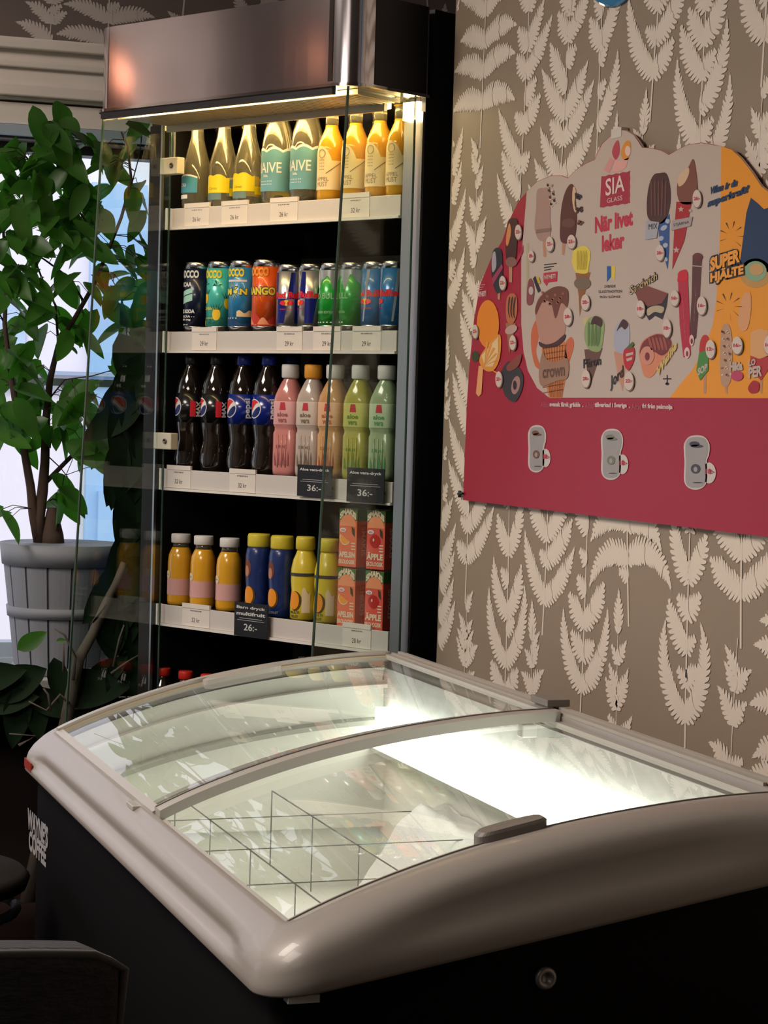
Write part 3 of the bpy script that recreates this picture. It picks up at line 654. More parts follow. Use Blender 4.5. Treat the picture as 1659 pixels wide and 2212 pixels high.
def kids(blue):
    o = thing('juice_bottle', 'x', 'bottle')
    sl = mat('sleeve_blue' if blue else 'sleeve_yellow', (.012, .03, .14) if blue else (.70, .55, .04), .3, coat=.4, noise=(60, .5, (1, 1, 1)) if blue else None)
    if blue: prof = [(.021, 0), (.026, .004), (.0265, .03), (.0245, .055), (.0265, .08), (.0265, .12), (.0245, .132), (.0225, .136)]
    else: prof = [(.022, 0), (.0275, .004), (.028, .03), (.0255, .058), (.0275, .075), (.0275, .10), (.024, .118), (.0175, .134), (.016, .138)]
    m = MB(); m.lathe(prof, sl, 34); m.build('bottle', o)
    m = MB(); yc = mat('cap_lemon', (.66, .54, .04), .45)
    if blue: m.lathe([(.0225, .1362), (.0235, .139), (.0235, .158), (.0215, .163), (0, .163)], yc, 30)
    else: m.lathe([(.0165, .138), (.0195, .141), (.0195, .160), (.0175, .165), (0, .165)], yc, 30)
    m.build('cap', o)
    m = MB(); r = (.0266 if blue else .0281)+.0004
    og = mat('ink_orange_fruit', (.85, .30, .02), .4); cyl_disc(m, mat('ink_leaf_dark', (.10, .05, .01), .4), r, -.42, .039, .0195, None, .72); cyl_disc(m, og, r+.0004, -.5, .040, .0180, None, .68)
    if blue:
        br = mat('ink_plum', (.18, .05, .03), .4); cyl_disc(m, br, r, -.7, .094, .018, None, .6); cyl_disc(m, mat('ink_peach', (.5, .22, .13), .4), r+.0004, -.72, .088, .011, None, .6)
        cyl_text(m, 'MULTIFRUIT', mat('ink_steel', (.2, .22, .26), .4), r+.0004, -.45, .03, .008, .013)
    else:
        cyl(m, r+.0001, -1.5, 1.5, .088, .094, mat('ink_belt', (.05, .05, .05), .4), None, 20)
        cyl_text(m, 'MULTI', mat('ink_belt', (.05, .05, .05), .4), r+.0004, -.45, .022, .014, .019); cyl_text(m, 'FRUIT', mat('ink_belt', (.05, .05, .05), .4), r+.0004, -.45, .018, .006, .011)
        cyl(m, r, .1, .7, .016, .06, mat('ink_pale', (.75, .62, .4), .4), lambda u: .006*sin(u*6), 10)
    m.build('label', o); return o
kb, ky = kids(True), kids(False)
place(kb, fx(556, 1325, y), y, z, 'dark blue children\'s juice bottle with a yellow cap, left one, behind the black sign', "blue children's juice bottles")
place(kb, fx(606, 1331, y), y, z, 'dark blue children\'s juice bottle with a yellow cap, right one, beside the yellow bottle', "blue children's juice bottles")
place(ky, fx(656, 1337, y), y, z, 'yellow children\'s juice bottle left of the glass edge', "yellow children's juice bottles")
place(ky, fx(707, 1343, y), y, z, 'yellow children\'s juice bottle between the glass edge and the cartons', "yellow children's juice bottles")
def carton(orange):
    o = thing('juice_carton', 'x', 'carton'); w_, d_, h_ = .047, .038, .112
    col = (.80, .17, .07) if orange else (.72, .10, .07)
    m = MB(); m.box((-w_/2, 0, 0), (w_/2, d_, h_), mat('carton_'+('orange' if orange else 'apple'), col, .4)); m.box((-w_/2, d_*.4, h_), (w_/2, d_*.6, h_+.003), mat('carton_green', (.05, .16, .04), .4)); m.build('box', o, bevel=.0008)
    m = MB(); Y = -.0004
    gr = mat('carton_green', (.05, .16, .04), .4); cr = mat('carton_cream', (.80, .62, .45), .4); rd = mat('carton_red', (.50, .02, .015), .4); wh = mat('ink_white', (.75, .75, .74), .4)
    m.add([(-w_/2, Y, h_*.80), (w_/2, Y, h_*.80), (w_/2, Y, h_), (-w_/2, Y, h_)], [(0, 1, 2, 3)], gr)
    m.poly([(w_*.46*cos(t), Y-.0001, h_*.70+h_*.20*sin(t)) for t in [i*pi/12 for i in range(13)]], mat('carton_front', (.85, .30, .14) if orange else (.78, .22, .14), .4))
    def arc(u, v): xx = (u-.5)*w_*.92; return (xx, Y-.0004, h_*.80+h_*.10*(1-(2*u-1)**2)+v*h_*.11)
    m.text('SMAKIS', cr, arc, .06)
    if orange:
        m.poly([(-w_*.14+.014*cos(t), Y-.0003, h_*.53+.014*sin(t)-.004) for t in [pi+i*pi/12-.5 for i in range(13)]], cr)
        m.poly([(-w_*.14+.012*cos(t), Y-.0005, h_*.53+.012*sin(t)-.004) for t in [pi+i*pi/12-.5 for i in range(13)]], mat('ink_orange', (.9, .35, .03), .4))
    else:
        m.poly([(-w_*.02+.013*cos(t)*(1+.1*cos(2*t)), Y-.0003, h_*.48+.013*sin(t)) for t in [i*pi/12 for i in range(24)]], rd)
        m.poly([(-w_*.10+.002*cos(t), Y-.0005, h_*.50+.003*sin(t)) for t in [i*pi/6 for i in range(12)]], cr)
    m.poly([(w_*.25, Y-.0004, h_*.58), (w_*.40, Y-.0004, h_*.52), (w_*.36, Y-.0004, h_*.66), (w_*.22, Y-.0004, h_*.70)], mat('leaf_dark', (.04, .05, .02), .4))
    m.poly([(-w_*.26+.0085*cos(t), Y-.0006, h_*.63+.004*sin(t)) for t in [i*pi/8 for i in range(16)]], wh); m.text('KIDS', rd, lambda u, v: (-w_*.36+w_*.2*u, Y-.0008, h_*.613+h_*.03*v), .03)
    m.text('APELSIN' if orange else 'ÄPPLE', cr, lambda u, v: (-w_*.46+w_*.9*u, Y-.0004, h_*.16+h_*(.10 if orange else .13)*v), .05)
    m.text('EKOLOGISK', cr, lambda u, v: (-w_*.46+w_*.92*u, Y-.0004, h_*.05+h_*.075*v), .04)
    for k in range(3): m.box((w_*.22, Y-.0005, h_*(.30+.05*k)), (w_*.44, Y-.0003, h_*(.32+.05*k)), cr)
    X = w_/2+.0004
    m.add([(X, 0.001, h_*.8), (X, d_, h_*.8), (X, d_, h_), (X, .001, h_)], [(0, 1, 2, 3)], gr); m.text('SMAKIS', mat('carton_cream', (.8, .62, .45), .4), lambda u, v: (X+.0003, d_*.35+d_*.3*v, h_*.7-h_*.5*u), .02)
    m.build('print', o); return o
co, ca_ = carton(True), carton(False); y = .012
xo, xa = fl(746, 1350, y)[0], fl(806, 1356, y)[0]
place(co, xo, y, z, 'orange juice carton with an orange slice, lower one of its stack', None, 0); place(co, xo, y, z+.1155, 'orange juice carton with an orange slice, on top of its stack', None, 0)
place(ca_, xa, y, z, 'red apple juice carton, lower one of its stack', None, 0); place(ca_, xa, y, z+.1155, 'red apple juice carton, on top of its stack', None, 0)
for q, xx in ((co, xo), (ca_, xa)):
    for k in (0, 1): place(q, xx, y+.045, z+.1155*k, '%s juice carton in the second row, %s layer' % (('orange', 'apple')[q is ca_], ('lower', 'upper')[k]), None, 0)
# red-capped bottles on the bottom shelf
def soda():
    o = thing('cola_bottle', 'x', 'bottle'); m = MB(); m.lathe([(.018, 0), (.028, .004), (.030, .02), (.027, .05), (.030, .075), (.030, .095), (.022, .112), (.0135, .124), (.0125, .132)], M_cola, 30); m.build('bottle', o)
    m = MB(); m.lathe([(.0138, .126), (.0155, .129), (.0155, .141), (.014, .144), (0, .144)], mat('cap_red', (.62, .025, .015), .4), 24); m.build('cap', o); return o
sd = soda(); z = SHZ[4]+.001
for i, (px, yy) in enumerate(((353, .04), (401, .04), (449, .04), (498, .04), (546, .04))):
    place(sd, fx(px, 1470, yy), yy, z, ('red-capped cola bottle at the left end of the bottom shelf', 'red-capped cola bottle, second from the left on the bottom shelf, cap just above the freezer', 'red-capped cola bottle hidden low on the bottom shelf behind the freezer', 'red-capped cola bottle hidden low on the bottom shelf behind the freezer', 'red-capped cola bottle hidden low on the bottom shelf behind the freezer')[i], None if i < 2 else 'bottles on the bottom shelf behind the freezer')
for q in bpy.data.objects:
    if 'used_' in q: del q['used_']
# ------------------------------------------------------------------ chest freezer
def interp(tab, x):
    if x <= tab[0][0]: return tab[0][1]+(tab[1][1]-tab[0][1])/(tab[1][0]-tab[0][0])*(x-tab[0][0])
    for (a, b), (c, d) in zip(tab, tab[1:]):
        if x <= c: return b+(d-b)*(x-a)/(c-a)
    return tab[-1][1]
_TOP = [(.585, -.562), (.61, -.545), (.64, -.530), (.67, -.516), (.70, -.504), (.73, -.493), (.76, -.483), (.79, -.4735), (.83, -.462), (.86, -.4545), (.90, -.4455), (.94, -.438), (.98, -.431), (1.03, -.424), (1.08, -.418), (1.12, -.414), (1.17, -.411), (1.26, -.409)]
def topz(x):   # smoothed
    return H+sum(interp(_TOP, x+d) for d in (-.03, -.02, -.01, 0, .01, .02, .03))/7
def botz(x): return H-.592+.172*(x-.6)
FX0, FX1, FY0, FY1 = .595, 1.252, 2.045, 3.515
fz = thing('chest_freezer', 'low white-rimmed ice cream freezer with curved sliding glass lids and a black body', 'freezer', ((FX0+FX1)/2, (FY0+FY1)/2, 0))
M_rim = mat('warm_white_plastic', (.28, .255, .235), .38, coat=.15, bump=(900, .06, (1, 1, 1)))
M_body = mat('freezer_black_body', (.004, .0035, .004), .6, spec=.12)
OX, OY = -(FX0+FX1)/2, -(FY0+FY1)/2
def shift(m): m.v = [(x+OX, y+OY, z) for x, y, z in m.v]; return m
def rrect(ins, r, n=10, nl=40):
    x0, x1, y0, y1 = FX0+ins[0], FX1-ins[1], FY0+ins[2], FY1-ins[3]; p = []
    def corner(cx, cy, a0):
        for k in range(n+1): a = a0+pi/2*k/n; p.append((cx+r*cos(a), cy+r*sin(a)))
    def line(a, b):
        for k in range(1, nl): t = k/nl; p.append((a[0]+(b[0]-a[0])*t, a[1]+(b[1]-a[1])*t))
    corner(x0+r, y0+r, pi); line((x0+r, y0), (x1-r, y0)); corner(x1-r, y0+r, 1.5*pi); line((x1, y0+r), (x1, y1-r)); corner(x1-r, y1-r, 0); line((x1-r, y1), (x0+r, y1)); corner(x0+r, y1-r, pi/2); line((x0, y1-r), (x0, y0+r))
    return p
m = MB()
GL, GR, GN, GF = .046, .050, .078, .060       # widths of the rim at left, wall side, near, far
rings = []   # (inset fraction, height fraction, radius, scoop)
spec = [(.25, -.02, .050, 0), (.02, 0.0, .058, 0), (0, .05, .060, 0), (0, .22, .060, .0), (.03, .36, .058, .4), (.06, .50, .056, 1.), (.11, .66, .053, .8), (.22, .82, .048, .2), (.40, .93, .042, 0), (.62, .985, .034, 0), (.84, 1.0, .026, 0), (.97, 1.0, .020, 0), (1.0, .975, .018, 0), (1.0, .80, .018, 0), (1.04, .45, .018, 0)]
for fi, hf, rad, sc in spec:
    pts = rrect((GL*fi, GR*fi, GN*fi, GF*fi), rad); ring = []
    cx, cy = (FX0+FX1)/2, (FY0+FY1)/2
    for x, y in pts:
        # concave scoop along the middle of the customer side and the near end
        s1 = max(0, min(1, min(y-FY0-.10, FY1-.06-y)/.10)) if x < FX0+.08 else 0
        s2 = max(0, min(1, min(x-FX0-.09, FX1-.05-x)/.14)) if y < FY0+.1 else 0
        sx = .012*sc*(s1*s1*(3-2*s1)); sy = .010*sc*(s2*s2*(3-2*s2))
        zb, zt = botz(x), topz(max(x, FX0+.01)); ring.append((x+sx, y+sy, zb+(zt-zb)*hf))
    rings.append(ring)
n = len(rings[0]); vs = [p for r in rings for p in r]; fs = []
for i in range(len(rings)-1):
    for k in range(n): k2 = (k+1) % n; fs.append((i*n+k, i*n+k2, (i+1)*n+k2, (i+1)*n+k))
m.add(vs, fs, M_rim, True); shift(m).build('rim', fz)
# body
m = MB(); ps = rrect((.022, .02, .03, .02), .035, 6, 10)
n = len(ps); m.add([(x, y, .08) for x, y in ps]+[(x, y, botz(x)+.004) for x, y in ps], [(i, (i+1) % n, n+(i+1) % n, n+i) for i in range(n)]+[list(range(n))[::-1]], M_body, True)
m.box((FX0+.05, FY0+.06, 0), (FX1-.05, FY1-.06, .08), M_body); shift(m).build('body', fz)
# liner
M_lin = mat('white_liner', (.82, .83, .77), .55, noise=(5, .05, (1, 1, 1)))
M_frost = mat('frosted_liner', (.60, .63, .62), .8, noise=(45, .25, (1, 1, 2)))
IX0, IX1, IY0, IY1 = FX0+GL+.006, FX1-GR-.006, FY0+GN+.006, FY1-GF-.006
ZF = H-.80
m = MB(); N = 40
xs = [IX0+(IX1-IX0)*i/N for i in range(N+1)]
for yw, s in ((IY0, 1), (IY1, -1)):
    vs = []; 
    for x in xs: zt = topz(x)-.022; vs += [(x, yw, ZF), (x, yw, zt)]
    m.add(vs, [(2*i, 2*i+2, 2*i+3, 2*i+1)[::s] for i in range(N)], M_lin)
m.poly([(IX0, IY0, ZF), (IX1, IY0, ZF), (IX1, IY1, ZF), (IX0, IY1, ZF)], M_lin)
m.poly([(IX0, IY0, ZF), (IX0, IY1, ZF), (IX0, IY1, topz(IX0)-.022), (IX0, IY0, topz(IX0)-.022)], M_lin)
ZL0, ZL1 = H-.565, H-.492
m.poly([(IX1, IY0, ZF), (IX1, IY1, ZF), (IX1, IY1, ZL0), (IX1, IY0, ZL0)], M_lin)
m.poly([(IX1, IY0, ZL0), (IX1, IY1, ZL0), (IX1, IY1, topz(IX1)-.022), (IX1, IY0, topz(IX1)-.022)], M_frost)
shift(m).build('liner', fz)
# arched strips on the far end wall, standing for lid shadow and gasket lines
m = MB(); M_led2 = mat('grey_strip', (.42, .43, .38), .5)
for dz, th, dep in ((.048, .006, .02), (.105, .008, .035)):
    vs = []
    for x in xs:
        zt = topz(x)-dz; vs += [(x, IY1-dep, zt), (x, IY1-.0005, zt), (x, IY1-dep, zt-th), (x, IY1-.0005, zt-th)]
    fs = []
    for i in range(N): a = 4*i; b = a+4; fs += [(a, b, b+1, a+1), (a+2, a+3, b+3, b+2), (a, a+2, b+2, b)]
    m.add(vs, fs, M_led2 if dz > .1 else M_lin)
vs = []
for x in xs: zt = topz(x)-.112; vs += [(x, IY1-.03, zt), (x, IY1-.012, ZF+.10)]
m.add(vs, [(2*i, 2*i+1, 2*i+3, 2*i+2) for i in range(N)], M_lin)
shift(m).build('end_strip', fz)
# led lamp under the wall-side rail
M_tube = mat('freezer_led', (1, 1, .95), .5, emit=(.95, 1, .86), es=7)
m = MB(); m.box((IX1-.024, IY0+.02, ZL0+.004), (IX1-.002, IY1-.03, ZL1-.003), M_tube); shift(m).build('led_lamp', fz)
m = MB(); m.box((IX1-.030, IY0+.01, ZL0-.004), (IX1-.001, IY1-.02, ZL0+.003), M_led2); shift(m).build('lamp_rail', fz)
# wire divider
M_wire = mat('grey_wire', (.16, .16, .15), .4, .5)
m = MB(); zw = H-.62; r = .0011
for x in (.819, .979): m.tube([(x, IY0+.005, zw), (x, 3.36, zw)], r, M_wire, 6)
for y_, xa_, xb_ in ((3.135, IX0+.004, 1.145), (2.91, IX0+.004, 1.145), (2.69, IX0+.004, 1.145), (2.40, IX0+.004, 1.145)):
    m.tube([(xa_, y_, zw+.001), (xb_, y_+.01, zw+.001)], r*.8, M_wire, 6)
    for x in (.757, .819, .979, 1.145): m.tube([(x, y_, zw), (x, y_, zw-.115)], r*.8, M_wire, 6)
m.tube([(.979, 3.36, zw), (.979, 3.36, zw-.12)], r, M_wire, 6); m.tube([(.819, 3.36, zw), (.819, 3.36, zw-.12)], r, M_wire, 6)
shift(m).build('wire_divider', fz)
# built-up frost bank in the corner
m = MB(); M_snow = mat('frost', (.80, .82, .80), .9, sss=.3, bump=(300, .8, (1, 1, 1)))
Nx, Ny = 26, 34; vs = []; x0, x1, y0, y1 = .93, IX1-.004, IY0+.01, 3.30
for j in range(Ny+1):
    for i in range(Nx+1):
        u, v = i/Nx, j/Ny; x = x0+(x1-x0)*u; y_ = y0+(y1-y0)*v
        s = max(0, min(1, (u-.25)/.6)); s = s*s*(3-2*s)
        top = .178+.016*sin(v*15.5+2.2)+.008*sin(v*31)
        h_ = top*s*min(1, (1-v)*7)+.004*sin(x*160+y_*40)*sin(y_*95)*s
        vs.append((x, y_, ZF+.002+max(0, h_)))
m.add(vs, [(j*(Nx+1)+i, j*(Nx+1)+i+1, (j+1)*(Nx+1)+i+1, (j+1)*(Nx+1)+i) for j in range(Ny) for i in range(Nx)], M_snow, True)
shift(m).build('frost_bank', fz)
# lids
M_lidg = pane_mat('curved_lid_glass', (.985, .99, .98), 1.5, .0, .06, .085)
M_lf = mat('lid_frame', (.38, .36, .33), .35); M_gask = mat('tan_gasket', (.40, .30, .20), .5); M_grey = mat('grey_handle', (.17, .155, .14), .45)
def lid(name, ya, yb, dz, handle_y):
    xa, xb = IX0-.004, IX1+.004; xs = [xa+(xb-xa)*i/48 for i in range(49)]; th = .0035
    m = MB(); vs = []
    for x in xs: z = topz(x)-.012+dz; vs += [(x, ya, z), (x, yb, z)]
    m.add(vs, [(2*i, 2*i+2, 2*i+3, 2*i+1) for i in range(48)], M_lidg, True); g = shift(m).build(name, fz)
    m = MB()
    def bar(y0, y1, z0, z1, mt):
        vs = []
        for x in xs: z = topz(x)-.012+dz; vs += [(x, y0, z+z0), (x, y1, z+z0), (x, y1, z+z1), (x, y0, z+z1)]
        fs = [(0, 3, 2, 1), tuple(4*48+k for k in range(4))]
        for i in range(48):
            a = 4*i; b = a+4; fs += [(a, a+1, b+1, b), (a+1, a+2, b+2, b+1), (a+2, a+3, b+3, b+2), (a+3, a, b, b+3)]
        m.add(vs, fs, mt)
    bar(ya-(.026 if dz else .010), ya+.006, -.006, .008, M_lf); bar(ya-.0015, ya+.0005, .0081, .0095, M_grey); bar(yb-.006, yb+.010, -.006, .008, M_lf)
    bar(ya+.0065, ya+.009, -.001, .002, M_gask); bar(yb-.009, yb-.0065, -.001, .002, M_gask)
    for x0_, x1_ in ((xa-.004, xa+.007), (xb-.007, xb+.004)):
        z0_, z1_ = topz(x0_)-.012+dz, topz(x1_)-.012+dz
        m.add([(x0_, ya, z0_-.004), (x1_, ya, z1_-.004), (x1_, yb, z1_-.004), (x0_, yb, z0_-.004), (x0_, ya, z0_+.004), (x1_, ya, z1_+.004), (x1_, yb, z1_+.004), (x0_, yb, z0_+.004)], [(0,3,2,1),(4,5,6,7),(0,1,5,4),(1,2,6,5),(2,3,7,6),(3,0,4,7)], M_lf)
    shift(m).build('lid_frame', g)
    return g
gn = lid('near_lid', IY0+.012, 2.80, 0, 0)
gf = lid('far_lid', 2.745, IY1-.008, .010, 0)
def grip(parent, xc, yc, w_, d_, h_, mt, up):
    m = MB(); n = 16; pts = [(w_/2*(1 if abs(cos(a)) < 1e-9 else (1 if cos(a) > 0 else -1))*abs(cos(a))**.45, d_/2*(1 if sin(a) > 0 else -1)*abs(sin(a))**.6) for a in [2*pi*k/32+.01 for k in range(32)]]
    vs = []
    for hh in (0, h_*.8, h_):
        s = 1 if hh < h_ else .9
        for u, v in pts: x = xc+u*s; vs.append((x, yc+v*s, topz(x)-.010+up+hh))
    n = 32; fs = [(k, (k+1) % n, n+(k+1) % n, n+k) for k in range(n)]+[(n+k, n+(k+1) % n, 2*n+(k+1) % n, 2*n+k) for k in range(n)]+[[2*n+k for k in range(n)]]
    m.add(vs, fs, mt, False); shift(m).build('handle', parent)
grip(gn, .895, IY0+.022, .080, .030, .017, M_grey, 0)
grip(gf, .94, IY1-.030, .13, .030, .009, M_lf, .008)
# rails on the wall side, latch, hinge tab, slots
m = MB(); xr = FX1-GR
for k, (dx, hz) in enumerate(((.004, .012), (.016, .014), (.028, .011))):
    m.box((xr+dx-.002, IY0+.03, topz(xr)-.01), (xr+dx+.003, IY1-.01, topz(xr)-.008+hz), M_lf)
m.box((xr+.006, IY0+.03, topz(xr)+.001), (xr+.013, IY1-.01, topz(xr)+.0025), M_gask)
shift(m).build('slide_rail', fz)
m = MB(); m.box((xr-.004, 2.76, topz(xr)+.006), (xr+.030, 2.82, topz(xr)+.016), M_grey); shift(m).build('rail_stop', fz, bevel=.001)
m = MB(); m.box((FX0+GL-.016, 2.80, topz(.63)-.002), (FX0+GL+.006, 2.84, topz(.63)+.004), mat('clear_catch', (.45, .44, .42), .25)); shift(m).build('catch', fz, bevel=.001)
m = MB(); m.box((IX1-.045, 2.735, topz(IX1)-.032), (IX1-.022, 2.755, topz(IX1)-.014), mat('lamp_white_knob', (.8, .8, .78), .4)); shift(m).build('knob', fz, bevel=.002)
m = MB()
for x, yq in ((.765, FY1-GF*.45), (1.07, FY1-GF*.45)):
    for k in (0, 1): m.box((x+.014*k-.013, yq-.004, topz(x)-.0006), (x+.014*k-.002, yq+.003, topz(x)+.0012), mat('black_slot', (.02, .02, .02), .5))
shift(m).build('vent_slot', fz)
m = MB(); m.box((FX0-.0012, 3.40, botz(.6)+.006), (FX0+.0008, 3.46, botz(.6)+.02), mat('red_indicator', (.30, .03, .02), .4)); shift(m).build('indicator_label', fz)
m = MB(); m.box((.622, FY0+.012, botz(.64)-.010), (.655, FY0+.029, botz(.64)-.002), mat('pale_bracket', (.5, .5, .5), .4)); shift(m).build('bracket', fz)
# lettering on the customer side
m = MB(); M_let = mat('pale_lettering', (.30, .29, .30), .6); XF = FX0+.0215
def side_text(t, px0, px1):
    (a, b, c, d) = px0
    P0 = onX(a, b, XF); P1 = onX(c, d, XF); h_ = px1
    m.text(t, M_let, lambda u, v: (XF-.0008, P0.y+(P1.y-P0.y)*u, P0.z+(P1.z-P0.z)*u+h_*v), .05)
side_text("WAYNE'S", (60, 1789, 104, 1835), .036); side_text('COFFEE', (63, 1835, 100, 1875), .034)
shift(m).build('lettering', fz)
p = onY(1177, 2112, FY0+.029); m = MB()
m.lathe([(.006, 0), (.0115, 0), (.0125, .003), (.0105, .006), (.0065, .006), (.0055, .001), (0, .001)], mat('lock_metal', (.32, .31, .32), .35, .6), 20)
o = m.build('lock', fz, loc=(p.x+OX, FY0+.0295+OY, p.z)); o.rotation_euler = (pi/2, 0, 0)

# ------------------------------------------------------------------ poster
XP = WX-.012
poster = MB()
def PP(px, py, l=0):
    v = onX(px, py, XP-.00028*l-.0003*(l > 0)); return v
def pp(pts, mt, l=1): poster.poly([PP(x, y, l) for x, y in pts], mt)
def smooth(pts, n=6):
    out = []; k = len(pts)
    for i in range(k):
        p0, p1, p2, p3 = [pts[(i+j-1) % k] for j in range(4)]
        for t in [q/n for q in range(n)]:
            out.append(tuple(.5*((2*p1[c])+(-p0[c]+p2[c])*t+(2*p0[c]-5*p1[c]+4*p2[c]-p3[c])*t*t+(-p0[c]+3*p1[c]-3*p2[c]+p3[c])*t**3) for c in (0, 1)))
    return out
def ell(cx, cy, rx, ry, mt, l=2, rot=0, n=24):
    pp([(cx+rx*cos(a)*cos(rot)-ry*sin(a)*sin(rot), cy+rx*cos(a)*sin(rot)+ry*sin(a)*cos(rot)) for a in [2*pi*k/n for k in range(n)]], mt, l)
def ptext(t, mt, a, b, h, l=3, bold=.03, slant=0):
    """a, b: ends of the base line, h: letter height (photo points)"""
    poster.text(t, mt, lambda u, v: PP(a[0]+(b[0]-a[0])*u+slant*v, a[1]+(b[1]-a[1])*u-h*v, l), bold)
W_ = art((172, 156, 146), rough=.3); RD = art((146, 20, 46), rough=.25); OR = art((208, 134, 22), rough=.3); IK = art((40, 32, 32)); RT = art((170, 30, 55)); NV = art((14, 44, 78))
outline = [(1000, 1080), (1009, 862), (1014, 790), (1024, 690), (1037, 615), (1060, 560), (1085, 520), (1098, 480), (1120, 435), (1140, 412), (1160, 392), (1190, 379), (1212, 379), (1227, 384), (1245, 366), (1265, 353), (1285, 344), (1290, 330), (1300, 310), (1318, 294), (1338, 280), (1352, 281), (1368, 290), (1380, 305), (1388, 318), (1410, 320), (1430, 325), (1445, 334), (1460, 325), (1485, 312), (1515, 308), (1545, 313), (1580, 322), (1600, 340), (1625, 372), (1645, 402), (1662, 415), (1715, 430), (1762, 500), (1780, 560), (1800, 1178), (1659, 1160)]
n = len(outline); Lf = [PP(x, y) for x, y in outline]; Bk = [Vector((v.x+.003, v.y, v.z)) for v in Lf]
poster.add(Lf+Bk, [list(range(n)), [n+i for i in range(n)][::-1]], RD); poster.add(Lf+Bk, [(i, n+i, n+(i+1) % n, (i+1) % n) for i in range(n)], W_)
# white cloud and orange side
white = [(1138, 414), (1160, 393), (1190, 380), (1212, 380), (1227, 385), (1245, 367), (1265, 354), (1285, 345), (1291, 331), (1301, 311), (1318, 295), (1338, 281), (1352, 282), (1368, 291), (1379, 306), (1387, 319), (1410, 321), (1430, 326), (1445, 335), (1460, 326), (1485, 313), (1515, 309), (1558, 316), (1556, 480), (1553, 560), (1548, 640), (1540, 700), (1520, 755), (1495, 800), (1465, 835), (1447, 859), (1186, 859), (1160, 838), (1140, 800), (1131, 760), (1126, 700), (1126, 560)]
pp(white, W_, 1)
pp([(1558, 316), (1580, 323), (1600, 341), (1625, 373), (1645, 403), (1662, 416), (1715, 431), (1762, 501), (1779, 560), (1788, 861), (1447, 859), (1465, 835), (1495, 800), (1520, 755), (1540, 700), (1548, 640), (1553, 560), (1556, 480)], OR, 1)
pp([(1612, 460), (1622, 427), (1638, 440), (1650, 452), (1662, 448), (1700, 452), (1735, 600), (1659, 588), (1598, 570)], NV, 2)
ell(1632, 590, 34, 32, art((170, 130, 70)), 2); ell(1632, 586, 24, 22, art((120, 150, 120)), 3); ell(1634, 582, 15, 13, art((175, 140, 90)), 4)
# emblem: red crimped square with writing, abstract cones above it
sq_ = []
for k in range(9): sq_.append((1300+7.6*k, 380-1.4*k+(2 if k % 2 else 0)))
for k in range(9): sq_.append((1361-(k % 2), 368+9*k-.2*k))
for k in range(9): sq_.append((1359-7.9*k, 438+1.2*k+(2 if k % 2 else 0)))
pp([(1299, 381)]+sq_[1:], art((150, 24, 55)), 2)
ptext('SIA', art((200, 180, 172)), (1308, 424), (1349, 413), 37, 4, .015); ptext('GLASS', art((200, 180, 172)), (1311, 439), (1344, 432), 10, 4, .0)
pp(smooth([(1322, 330), (1328, 310), (1336, 304), (1338, 330), (1330, 345)]), art((165, 50, 70)), 2); pp(smooth([(1342, 325), (1352, 305), (1362, 308), (1362, 328), (1356, 345), (1344, 342)]), art((195, 125, 40)), 2)
ell(1356, 326, 6, 11, art((205, 170, 160)), 3); pp([(1303, 368), (1318, 340), (1328, 346), (1316, 374)], art((190, 130, 130)), 2); pp([(1322, 372), (1328, 346), (1344, 346), (1358, 340), (1352, 362), (1340, 370)], art((200, 145, 140)), 2)
ptext('När livet', RT, (1285, 505), (1367, 487), 36, 2, .045); ptext('leker', RT, (1300, 545), (1349, 536), 36, 2, .045)
pp([(1311, 575), (1320, 575), (1320, 598), (1311, 609)], art((25, 80, 140)), 2); pp([(1321, 575), (1329, 574), (1328, 605), (1321, 598)], art((200, 175, 50)), 2)
for t_, y_ in (('SVENSK', 622), ('GLASSTRADITION', 633), ('FRÅN SLÖINGE', 644)): w2 = 1.6*len(t_)+3; ptext(t_, IK, (1318-w2, y_), (1318+w2, y_-1), 6, 2, .02)
def badge(x, y, rx=9, ry=15, t=None, s=1):
    ell(x+1.2, y+1.5, rx+1, ry+1, art((110, 92, 88)), 8); ell(x, y, rx, ry, art((188, 172, 162)), 9)
    if t: ptext(t, RT, (x-rx*.72, y+4), (x+rx*.8, y+3), 8*s, 10, .04)
ch = art((62, 30, 28)); ch2 = art((95, 55, 48)); cone = art((140, 98, 62)); pink_ = art((150, 120, 110)); cream = art((190, 160, 130)); stick = art((165, 120, 95)); dk = art((38, 30, 34))
def bar_ice(pts, c, st, sm_=True): pp(st, stick, 2); pp(smooth(pts) if sm_ else pts, c, 3)
# top row of stick ices
bar_ice([(1160, 412), (1175, 406), (1188, 412), (1188, 470), (1190, 495), (1184, 518), (1164, 518), (1155, 492), (1158, 450)], pink_, [(1172, 515), (1180, 515), (1180, 555), (1174, 555)])
for k in range(16): a = (k*37) % 60; ell(1183+((k*13) % 16), 400+a*.8, 2.2, 3.4, (dk, pink_, art((190, 160, 150)))[k % 3], 4, k)
pp([(1158, 496), (1190, 492), (1190, 500), (1158, 504)], art((120, 95, 88)), 4); badge(1187, 527, 8, 16, '25:-')
bar_ice([(1222, 412), (1232, 398), (1240, 404), (1244, 440), (1246, 480), (1238, 520), (1212, 522), (1210, 480), (1214, 440)], art((78, 32, 26)), [(1214, 518), (1222, 518), (1219, 552), (1214, 550)])
pp(smooth([(1238, 404), (1244, 412), (1241, 440), (1246, 458), (1240, 455), (1236, 430)]), cream, 4)
for k in range(14): ell(1244+((k*11) % 14), 420+((k*29) % 85), 2.6, 4, (dk, ch, ch2)[k % 3], 5, k)
ell(1228, 482, 15, 10, ch2, 5); badge(1234, 522, 9, 15, '25:-')
